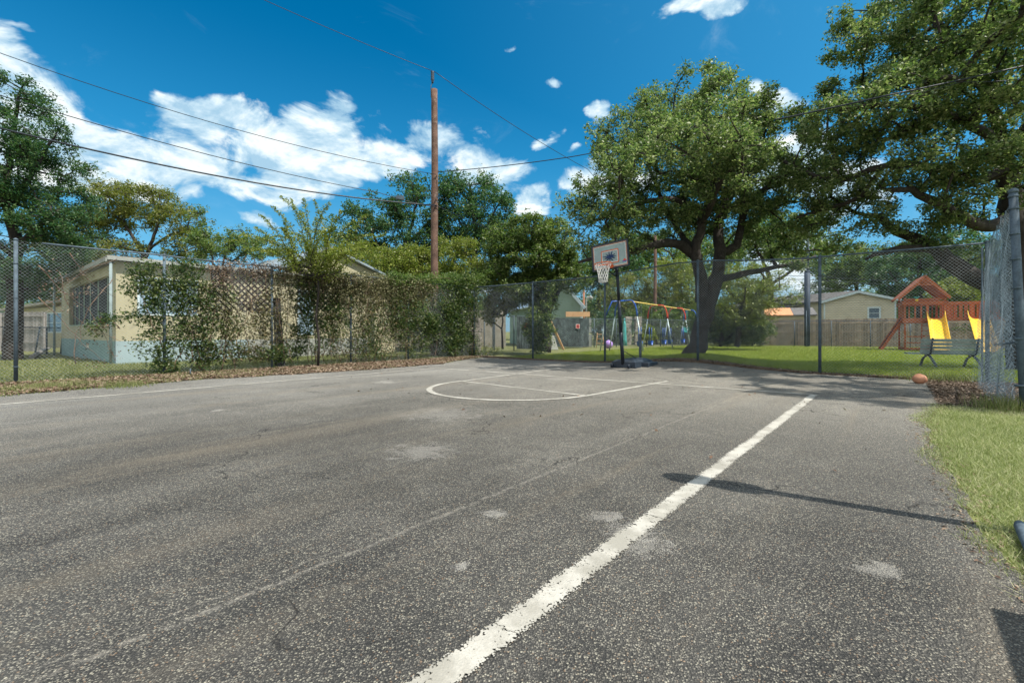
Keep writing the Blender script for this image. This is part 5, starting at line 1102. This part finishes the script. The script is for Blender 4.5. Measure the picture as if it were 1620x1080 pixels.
# ------------------------------------------------------------------ basketball hoop
def hoop():
    pb = Vector((3.22, 13.2, .045)); root = empty('basketball_hoop', pb, 'portable basketball hoop leaning left at the far end of the court', 'basketball hoop')
    BX, BZ = -E2, Vector((-.03, 0, 1)).normalized()          # board right, board up (leaning a little)
    n = -E1; off = Vector((.0, 0, 0))
    pt = at(976, 424, 13.0)                                   # pole top
    m = MB(); m.tube([pb+Z*.1, pb.lerp(pt, .36)], .052, 14); m.tube([pb.lerp(pt, .355), pb.lerp(pt, .68)], .047, 14); m.tube([pb.lerp(pt, .675), pt], .042, 14); m.build('pole', M['blackpaint'], root)
    bc = at(965, 404.5, 12.75); hw, hh = .565, .37
    BZ = (BZ - n*BZ.dot(n)).normalized(); BX = BZ.cross(n) if BZ.cross(n).dot(-E2) > 0 else n.cross(BZ)
    BX = (BX*math.cos(R(3)) + BZ*math.sin(R(3))).normalized(); BZ = (BZ - BX*BZ.dot(BX)).normalized()
    n = BX.cross(BZ); n = n if n.dot(-E1) > 0 else -n
    def q(u, v, w=0): return bc+BX*u+BZ*v+n*w
    m = MB(); m.obox(bc, BX*(hw-.03), BZ*(hh-.03), n*.006); board = m.build('backboard', M['acrylic'], root)
    m = MB()
    for s_ in (1, -1): m.obox(q(0, s_*(hh-.015)), BX*(hw), BZ*.02, n*.022); m.obox(q(s_*(hw-.015), 0), BX*.02, BZ*(hh-.036), n*.022)
    m.build('frame', M['blackpaint'], board)
    def rect(u0, v0, u1, v1, t, w, mat, name):
        m = MB()
        for (a_, b_) in (((u0, v0), (u1, v0)), ((u0, v1), (u1, v1))): m.obox(q((a_[0]+b_[0])/2, a_[1], w), BX*(b_[0]-a_[0])/2, BZ*t/2, n*.0015)
        for u in (u0, u1): m.obox(q(u, (v0+v1)/2, w), BX*t/2, BZ*((v1-v0)/2-t/2), n*.0015)
        m.build(name, mat, board)
    rect(-.51, -.315, .51, .315, .015, .010, M['orangepale'], 'border_line'); rect(-.485, -.29, .485, .29, .012, .010, M['white'], 'border_line')
    rect(-.26, -.21, .26, .15, .022, .010, M['orange'], 'target_square'); rect(-.235, -.185, .235, .125, .014, .010, M['white'], 'target_square')
    m = MB(); m.obox(q(.27, .0, -.022), BX*.035, BZ*.30, n*.015); m.obox(q(-.22, .0, -.022), BX*.035, BZ*.30, n*.015); m.build('support_bar', M['galv'], board)
    m = MB(); rd = random.Random(4)
    for k in range(11):
        a_ = k*.571+rd.uniform(-.1, .1); L = rd.uniform(.14, .2); e = (math.cos(a_)*L*1.3, math.sin(a_)*L*.85-.03); s2 = (0, -.03)
        m.tube([q(s2[0], s2[1], .012), q((s2[0]+e[0])*.5+rd.uniform(-.02, .02), (s2[1]+e[1])*.5, .012), q(e[0], e[1], .012)], [.017, .017, .005], 5)
    m.build('starburst_emblem', M['emblem'], board)
    m = MB(); m.prism([q(.38, -.21, .011), q(.50, -.21, .011), q(.44, -.145, .011)], n, .003); m.build('corner_mark', M['red'], board)
    m = MB(); m.obox(q(.44, -.225, .011), BX*.075, BZ*.010, n*.0015); m.build('corner_mark', M['blue'], board)
    # rim + bracket
    rc = q(0, -.27, .20+.225); m = MB(); k_ = 28
    m.tube([rc+BX*math.cos(2*math.pi*i/k_)*.225+n*math.sin(2*math.pi*i/k_)*.225 for i in range(k_+1)], .0125, 8, False)
    m.obox(q(0, -.30, .02), BX*.09, BZ*.05, n*.012)
    m.tube([q(-.07, -.29, .03), rc-n*.215-BX*.07], .011, 6); m.tube([q(.07, -.29, .03), rc-n*.215+BX*.07], .011, 6); m.tube([q(0, -.33, .03), rc-n*.2], .011, 6)
    rim = m.build('rim', M['orange'], root)
    m = MB(); K = 12
    def np_(i, t):      # net profile
        r = .225*(1-t)+.12*t-.03*math.sin(t*math.pi); a_ = 2*math.pi*i/K; return rc+(BX*math.cos(a_)+n*math.sin(a_))*r-Z*(.50*t)
    for i in range(K):
        for sg in (1, -1): m.tube([np_(i+sg*j*.5, j/6) for j in range(7)], .0055, 4)
    m.tube([np_(i, 1) for i in range(K+1)], .007, 4); m.build('net', M['white'], root)
    # arms from pole to board
    m = MB(); m.beam(pt-Z*.02, q(-.05, -.32, -.05), .05, .05); m.tube([pt-Z*.25, q(-.2, -.33, -.04)], .018, 6); m.tube([pt-Z*.25, q(.1, -.33, -.04)], .018, 6); m.tube([pt-Z*.02, q(.12, -.05, -.05)], .02, 6); m.build('arm', M['blackpaint'], root)
    # wheeled, water-filled base
    m = MB(); c = pb+E1*.42+Vector((.12, .1, 0)); dx, dy = E1, -E2
    def slab(cc, a0, b0, z0, a1, b1, z1):
        vs = [cc+dx*i*a0+dy*j*b0+Z*z0 for i, j in ((-1,-1),(1,-1),(1,1),(-1,1))]+[cc+dx*i*a1+dy*j*b1+Z*z1 for i, j in ((-1,-1),(1,-1),(1,1),(-1,1))]
        m.add(vs, [(0,3,2,1),(4,5,6,7),(0,1,5,4),(1,2,6,5),(2,3,7,6),(3,0,4,7)])
    slab(c, .62, .38, 0, .60, .36, .17); slab(c, .60, .36, .17, .50, .28, .225); slab(c+dx*.35, .16, .22, .225, .14, .18, .25); slab(c-dx*.1, .18, .20, .225, .16, .17, .245)
    slab(c+dx*.15+dy*.47, .36, .12, 0, .34, .10, .15); slab(c+dx*.15-dy*.47, .30, .10, 0, .28, .09, .14)
    m.build('base', M['blackplastic'], root, .01)
    m = MB(); m.tube([pb.lerp(pt, .18), pb+E1*.95+Vector((.1, .05, .16))], .012, 6); m.build('brace', M['blackpaint'], root)
    for s_ in (-.26, .26): m = MB(); cc = pb+dy*s_+Z*.06-dx*.16; m.tube([cc-dy*.03, cc+dy*.03], .06, 14); m.build('wheel', M['blackpaint'], root)
M['orangepale'] = pm('faded_orange_line', (.60, .22, .13), .6, 0, .1, 5, 0); M['emblem'] = pm('dark_blue_print', (.02, .05, .14), .6, 0, .1, 5, 0)
hoop()
q = gd(1013, 574); q.z = hgt(q.x, q.y); q = Vector((at(1013,540,15.3).x, 15.3, .03)); root = empty('short_post', q, 'short grey bollard with a white cap behind the hoop base', 'bollard'); m = MB(); m.tube([q, q+Z*.98], .045, 12); m.build('shaft', M['galv'], root); m = MB(); m.tube([q+Z*.98, q+Z*1.05], .06, 12); m.build('cap', M['white'], root)
m = MB(); m.beam(gd(1036,577.5)+Z*.05, gd(1066,581)+Z*.05, .09, .04); tag(m.build('loose_plank', M['plank']), 'reddish wooden plank lying behind the hoop base', 'plank')
# ball on the corner of the asphalt
c = gd(1455, 606.5, .012); m = MB(); ball_mb(c+Z*.10, .125, .85, mb=m, n=24, dent=lambda x, y, z: 1-.10*max(0, -x)*max(0, -y)-.07*max(0, z)*abs(math.sin(x*2))+.02*math.sin(5*x+2*z))
r_ = m.build('deflated_ball', M['ball']); tag(r_, 'faded half deflated basketball lying at the corner of the asphalt', 'ball')
m = MB()
for ax in (Vector((1, 0, 0)), Vector((.5, .8, .2)), Vector((0, .2, 1))):
    ax.normalize(); u = ax.orthogonal().normalized(); v = ax.cross(u); pts = []
    for i in range(33):
        t = 2*math.pi*i/32; d_ = u*math.cos(t)+v*math.sin(t); k = 1-.10*max(0, -d_.x)*max(0, -d_.y)-.07*max(0, d_.z)*abs(math.sin(d_.x*2))+.02*math.sin(5*d_.x+2*d_.z)
        pts.append(c+Z*.10+Vector((d_.x*.1252*k, d_.y*.1252*k, d_.z*.1064*k)))
    m.tube(pts, .0022, 4, False)
m.build('seam', M['blackpaint'], r_)

# ------------------------------------------------------------------ swing set
def swings():
    S = Vector((at(990,540,24.5).x, 24.5, 0)); T = Vector((at(1092,540,35.5).x, 35.5, 0)); d = (T-S).normalized(); s_ = Vector((d.y, -d.x, 0)); L = (T-S).length; h = 2.75
    root = empty('swing_set', S, 'long swing set with blue and red arches and a yellow top bar', 'swing set')
    def arch(c, half, foot, mat, zsplit=1.9):
        pts = [c-s_*foot, c-s_*half+Z*zsplit]; cur = [c-s_*half+Z*zsplit]
        for k in range(1, 9): t = k/8*math.pi/2; cur.append(c-s_*(half-.35*(1-math.cos(t)))+Z*(zsplit+(h-zsplit)*math.sin(t)))
        cur2 = [c+(c-p).dot(s_)*s_*1+Z*p.z if False else Vector((2*c.x-p.x, 2*c.y-p.y, p.z)) for p in reversed(cur)]
        m = MB(); m.tube(cur+cur2, .038, 10); m.build('arch', mat, root)
        for sg in (-1, 1): m = MB(); m.tube([c+s_*sg*foot, c+s_*sg*half+Z*zsplit], .034, 10); m.build('leg', M['legsteel'], root)
    arch(S, .62, .95, M['blue']); arch(S+d*L*.40, .62, .95, M['red']); arch(S+d*L*.72, .62, .95, M['red'])
    # end brace leg on the near side and the far end post
    m = MB(); m.tube([S+Z*h-s_*.1, S-d*.55-s_*.55+Z*(h-.05), S-d*.95-s_*.75+Z*1.9], .036, 8); m.build('arch', M['blue'], root); m = MB(); m.tube([S-d*.95-s_*.75+Z*1.9, S-d*1.2-s_*.95], .034, 8); m.build('leg', M['legsteel'], root)
    arch(T, .5, .8, M['blue'])
    m = MB(); m.tube([S+Z*h, T+Z*h], .036, 10); m.build('top_bar', M['yellowpaint'], root)
    for f in (.16, .30, .50, .60, .84):
        c = S+d*L*f; w = .24; st = empty('swing', c, '', '') ; 
        for k in ('label', 'category'): 
            if k in st: del st[k]
        st.parent = root; st.location = Vector(c)-Vector(root['off'])
        for sg in (-1, 1):
            m = MB(); m.tube([c+d*sg*w+Z*h, c+d*sg*w*.95+Z*1.35], .010, 5); m.build('chain', M['galv'], st); m = MB(); m.tube([c+d*sg*w*.95+Z*1.35, c+d*sg*w*.9+Z*.5], .018, 6); m.build('chain_sleeve', M['blue'], st)
        m = MB(); vs = []; fs = []; n = 10
        for i in range(n+1):
            t = i/n*2-1; z = .5-.26*(1-t*t)
            for j in (-1, 1):
                for o_ in (0, .03): vs.append(c+d*t*w*.9+s_*j*.11+Z*(z+o_))
        for i in range(n):
            b = i*4; e = b+4; fs += [(b, e, e+2, b+2), (b+1, b+3, e+3, e+1), (b, b+1, e+1, e), (b+2, e+2, e+3, b+3)]
        m.add(vs, fs, True); m.build('seat', M['blue'], st)
    c = S+d*L*.93; m = MB(); m.tube([c+Z*h-d*.2, c+Z*1.3-d*.2], .01, 5); m.tube([c+Z*h+d*.2, c+Z*1.3+d*.2], .01, 5); m.box(c+Z*1.05, .45, .4, .10); m.box(c+Z*1.25+Vector((0, .2, 0)), .45, .06, .4); m.build('toddler_seat', M['teal2'], root)
M['legsteel'] = pm('pale_leg_steel', (.40, .48, .48), .45, .4, .15, 4, .02)
swings()

# ------------------------------------------------------------------ playset
def playset():
    d0 = 26.2; X = lambda px, d=d0: (px-810)/F*d
    zt = lambda py, d=d0: H+(HZ-py)/F*d
    root = empty('wooden_playset', Vector((X(1431.5), d0, 0)), 'red stained wooden playset tower with bridge and two yellow slides', 'playset')
    xl, xr = X(1431.5), X(1494); yb = d0+1.9; rw = M['redwood']
    # frame axes follow the picture plane
    def P(x, y, z): return Vector((x, y, z))
    for x, y in ((xl, d0), (xr, d0), (xl+.0, yb), (xr, yb)): m = MB(); m.box(P(x, y, 1.5), .12, .12, 3.1); m.build('post', rw, root)
    zd = zt(505.5); ze = zt(471); za = zt(437)
    m = MB(); m.box(P((xl+xr)/2, (d0+yb)/2, zd-.05), xr-xl+.1, yb-d0+.0, .05)
    m.box(P((xl+xr)/2, d0-.09, zd-.06), xr-xl+.3, .05, .26); m.box(P((xl+xr)/2, yb+.09, zd-.06), xr-xl+.3, .05, .26); m.build('deck', rw, root)
    m = MB(); m.box(P((xl+xr)/2, d0-.09, zt(480)), xr-xl+.35, .05, .18); m.box(P((xl+xr)/2, yb+.09, zt(480)), xr-xl+.35, .05, .18); m.box(P(xl-.09, (d0+yb)/2, zt(480)), .05, yb-d0, .16); m.build('top_rail', rw, root)
    m = MB(); n = 6
    for i in range(n):
        x = xl+.25+(xr-xl-.5)*i/(n-1)
        if i not in (4,): m.box(P(x, d0-.035, (zd+zt(480))/2), .075 if i != 3 else .14, .03, zt(480)-zd-.10)
    m.build('balusters', rw, root); m = MB()
    for i in range(n): m.box(P(xl+.25+(xr-xl-.5)*i/(n-1), yb+.035, (zd+zt(480))/2), .05, .03, zt(480)-zd-.10)
    m.build('balusters', rw, root); m = MB()
    for i in range(6): m.box(P(xl-.03, d0+.25+(yb-d0-.5)*i/5, (zd+zt(480))/2), .03, .085, zt(480)-zd-.10)
    m.build('balusters', rw, root)
    # gable roof, ridge running away from the viewer
    xm = (xl+xr)/2; ex0, ex1 = X(1419.5), X(1500); m = MB()
    for ex in (ex0, ex1):
        k = 6
        for i in range(k):
            f0, f1 = i/k, (i+1)/k; a_ = P(ex+(xm-ex)*f0, 0, ze-.05+(za-ze)*f0); b_ = P(ex+(xm-ex)*f1, 0, ze-.05+(za-ze)*f1); g_ = (b_-a_)*.48; c = (a_+b_)/2; nv = Vector((-(b_-a_).z, 0, (b_-a_).x)).normalized()*.012
            m.obox(P(c.x, (d0+yb)/2, c.z)+nv*(1 if nv.z > 0 else -1)*(1+i*.3), g_*1.06, Vector((0, (yb-d0)/2+.32, 0)), nv)
    m.build('roof', rw, root)
    m = MB()
    for ex in (ex0, ex1):
        m.beam(P(ex, d0-.36, ze-.09), P(xm+(.04 if ex == ex0 else -.04), d0-.36, za-.08), .05, .16); m.beam(P(ex, yb+.36, ze-.09), P(xm, yb+.36, za-.08), .05, .16)
    m.box(P(xm, d0-.36, za-.55), .95, .045, .09)
    for a_ in (-60, -30, 0, 30, 60): m.beam(P(xm, d0-.36, za-.52), P(xm+.42*math.sin(R(a_))*.8, d0-.36, za-.52+.40*math.cos(R(a_))*.85), .04, .06)
    m.box(P(xm, d0-.06, ze-.12), xr-xl+.2, .045, .10); m.box(P(xm, yb+.06, ze-.12), xr-xl+.2, .045, .10)
    m.build('gable_trim', rw, root)
    # lower frame: base rails, cargo ladder
    m = MB(); m.box(P(xm-.35, d0, .10), (xr-xl)*.72, .10, .13); m.box(P(xl, (d0+yb)/2, .1), .1, yb-d0-.13, .13); m.beam(P(xl+.12, d0+.03, .45), P(xl+1.2, d0+.03, .45), .05, .06); m.beam(P(xl+.12, d0+.03, .80), P(xl+1.2, d0+.03, .80), .05, .06); m.build('base_rail', rw, root)
    m = MB(); lx0, lx1 = X(1457), X(1474)
    m.beam(P(lx0-.02, d0-.25, 0), P(lx0+.06, d0-.05, zd), .06, .10); m.beam(P(lx1+.3, d0-.25, 0), P(lx1+.3, d0-.05, zd), .06, .10)
    for k in range(6): z = .3+k*.28; m.tube([P(lx0, d0-.22, z), P(lx1+.3, d0-.22, z)], .022, 6)
    m.build('ladder', rw, root)
    # sloping climbing ramp on the left
    ra, rb = Vector((X(1391), d0-.35, .03)), P(xl-.05, d0+.35, zd+.05); off = Vector((0, .95, 0)); m = MB()
    m.beam(ra, rb, .06, .17); m.beam(ra+off, rb+off, .06, .17)
    for k in range(1, 12): q = ra.lerp(rb, k/12); m.beam(q+off*.03, q+off*.97, .05, .10, (rb-ra))
    m.build('climbing_ramp', rw, root)
    m = MB(); pts = [ra.lerp(rb, k/20)+off*.5+Z*(.10+.03*math.sin(k*2.1)) for k in range(21)]; m.tube(pts, .025, 6)
    for k in range(2, 20, 2): m.tube([pts[k]-off*.06, pts[k]+off*.06], .04, 6)
    m.build('climbing_rope', M['blackpaint'], root)
    # bridge to the right
    bx1 = X(1600); m = MB(); m.box(P((xr+bx1)/2+.06, d0+.6, zd-.05), bx1-xr-.0, 1.2, .06); m.box(P((xr+bx1)/2+.06, d0-.09, zd+.02), bx1-xr, .05, .17); m.box(P((xr+bx1)/2+.06, d0-.09, zt(481)), bx1-xr, .05, .13)
    m.box(P((xr+bx1)/2+.06, d0+1.25, zt(481)), bx1-xr, .05, .13); m.build('bridge', rw, root)
    m = MB(); xs = [1499,1505,1511,1518,1526,1534,1542,1547,1553,1559,1565,1571,1577,1583,1590]; rd = random.Random(1)
    for px in xs: m.box(P(X(px), d0-.045, (zd+zt(481))/2), .17 if rd.random() < .6 else .10, .03, zt(481)-zd-.1)
    m.build('balusters', rw, root); m = MB()
    for px in xs: m.box(P(X(px), d0+1.2, (zd+zt(481))/2), .12, .03, zt(481)-zd-.1)
    m.build('balusters', rw, root)
    for px in (1556, 1600):
        for y in (d0, d0+1.2): m = MB(); m.box(P(X(px), y, (zt(479))/2), .12, .12, zt(479)); m.build('post', rw, root)
    # slides
    for px, lab in ((1480, 'yellow slide below the tower'), (1541, 'yellow slide at the bridge')):
        vs = []; fs = []; n = 26; W = 12; xc = X(px)
        for i in range(n+1):
            t = i/n; y = d0-.12-t*3.6; z = (zd+.0)*(1-t)**1.02+.12*(t); z = z+.05*math.sin(t*math.pi*2); z = max(z, .10)
            xo = xc - t*.55
            for j in range(W+1):
                u = j/W*2-1; hh = .24*abs(u)**5 + (.20*abs(u)**3*max(0, 1-t*9)) ; vs.append(P(xo+u*.50, y, z+hh))
        k = len(vs)
        vs += [v-Vector((0, .0, .03)) for v in vs]
        for i in range(n):
            for j in range(W): a_ = i*(W+1)+j; f = (a_, a_+1, a_+W+2, a_+W+1); fs.append(f); fs.append(tuple(reversed([x+k for x in f])))
        m = MB(); m.add(vs, fs, True)
        for sg in (-1, 1): m.tube([vs[i*(W+1)+(0 if sg < 0 else W)] for i in range(0, n+1)], .028, 8)
        m.tube([vs[n*(W+1)+j] for j in range(W+1)], .02, 6); m.build('slide', M['yellow'], root, label=lab)
    root.rotation_euler = (0, 0, R(-33)); root.scale = (.743, 1, 1)
    # little toy on the rail
    c_, s_ = math.cos(R(-33)), math.sin(R(-33)); lx, ly = (X(1450)-xl)*.743, -.09
    q = Vector((xl+lx*c_-ly*s_, d0+lx*s_+ly*c_, zt(480)+.09)); t_ = empty('toy_bird', q, 'small teal and yellow toy perched on the playset rail', 'toy'); m = MB(); m.tube([q+Vector((-.16, 0, .26)), q+Z*.20, q+Vector((.16, 0, .28))], [.03, .06, .03], 8); m.tube([q+Z*.1, q+Z*.24], .03, 8); m.build('wings', M['teal2'], t_); m = MB(); ball_mb(q+Z*.07, .075, mb=m, n=8); m.build('body', M['yellow'], t_)
playset()

# ------------------------------------------------------------------ bench behind the far fence
def bench():
    # back towards the viewer
    L0, L1 = Vector((at(1455,540,13.5).x, 13.5, 0)), Vector((at(1551,540,12.9).x, 12.9, 0)); d = (L1-L0).normalized(); f = Vector((-d.y, d.x, 0)); f = f if f.y > 0 else -f   # f: towards seat front (away from the court)
    L = (L1-L0).length; root = empty('park_bench', (L0+L1)/2, 'grey green slatted park bench seen from behind through the far fence', 'bench')
    zs = .44
    m = MB()
    for k in range(3): m.beam(L0-d*.25+f*(.12+k*.14)+Z*(zs+.0), L1+d*.0+f*(.12+k*.14)+Z*(zs+.0), .115, .038)
    m.build('seat', M['benchwood'], root)
    m = MB()
    for k in range(4): z = .52+k*.105; m.beam(L0-f*(.02+k*.035)+Z*z, L1-f*(.02+k*.035)+Z*z, .03, .088, (-f*.3+Z))
    m.build('backrest', M['benchwood'], root)
    for s_ in (.24, L-.10):
        c = L0+d*s_; m = MB(); m.tube([c+f*.42+Z*(zs-.04), c+f*.1+Z*(zs-.05), c-f*.03+Z*(zs+.02), c-f*.09+Z*.6, c-f*.20+Z*.90], .024, 8); m.build('support', M['darksteel'], root)
        m = MB(); m.tube([c+f*.28+Z*(zs-.05), c+f*.38+Z*.30-d*.06, c+f*.46-d*.12], .032, 8); m.build('leg', M['galv'], root); m = MB(); m.tube([c+f*.10+Z*(zs-.05), c-f*.04+Z*.25+d*.05, c-f*.16+d*.12], .032, 8); m.build('leg', M['galv'], root)
bench()
# low bush at the corner post and a tuft at its foot
def tufts(label, pts, n, hh, mat, cat='weeds', w=.012):
    P = []
    for (p, s_) in pts: k = rng.normal(0, s_, (n, 2)); P.append(np.stack([p.x+k[:,0], p.y+k[:,1], np.zeros(n)+hgt(p.x, p.y)], 1))
    tag(np_mesh('weed_tuft', blades(np.concatenate(P), hh*.4, hh, w, .5), 3, mat), label, cat, kind='stuff')
tufts('green weeds at the foot of the loose fence', [(EP+Vector((-.15, .1, 0)), .14), (EP+Vector((.1, -.1, 0)), .16), (CP+Vector((-.3, .3, 0)), .3), (CP+Vector((-.9, .6, 0)), .3)], 320, .26, M['weed'])
tufts('coarse grass tuft at the left edge of the court', [(g0(185,612)+Vector((0, .15, 0)), .22), (g0(30,618), .3), (g0(90,612), .25)], 500, .16, M['weed'])

# ------------------------------------------------------------------ out of frame things whose shadows or tips show
# weathered pipe end poking in at the right edge
m = MB(); a_, b_ = at(1613, 828, 2.48), at(1668, 945, 1.83); m.tube([a_, a_.lerp(b_, .05), b_], [.020, .028, .028], 12)
tag(m.build('pipe_rail', M['galv']), 'weathered grey pipe end poking in at the right edge of the photo', 'pipe')
# unseen pole off to the right, shape guessed to throw the sideline shadow
tip = Vector((1.19, 3.43, 0)); sh = 3.35; ln = sh/math.tan(SUN_EL); fl = tip + SUNH*ln; root = empty('shadow_pole', Vector((fl.x+SUNH.x*.45, fl.y+SUNH.y*.45, 0)), 'unseen pole of guessed shape beside the court casting a long shadow', 'lamp pole')
bp = Vector(root['off']); m = MB(); m.tube([bp, bp+Z*(sh-.05)], .05, 10); m.build('pole', M['galv'], root)
m = MB(); m.tube([bp+SUNH*(.12-.062*k)+Z*(sh-.02) for k in range(11)], [.085,.115,.12,.115,.095,.085,.105,.12,.12,.10,.06], 14); m.build('lamp_head', M['darksteel'], root, .02)
# unseen upright board of guessed shape, added to cast the lower right shadow
hq = 1.35; k = hq/math.tan(SUN_EL); tc_ = Vector((1.87, 1.80, 0)) + SUNH*k
m = MB(); m.obox(tc_ - E1*.55 + Z*hq/2 + SUNH*.05, E1*.55, Vector((E1.y, -E1.x, 0))*.04, Z*hq/2); tag(m.build('shadow_board', M['greywood']), 'unseen stand in board casting the shadow in the lower right corner', 'board')
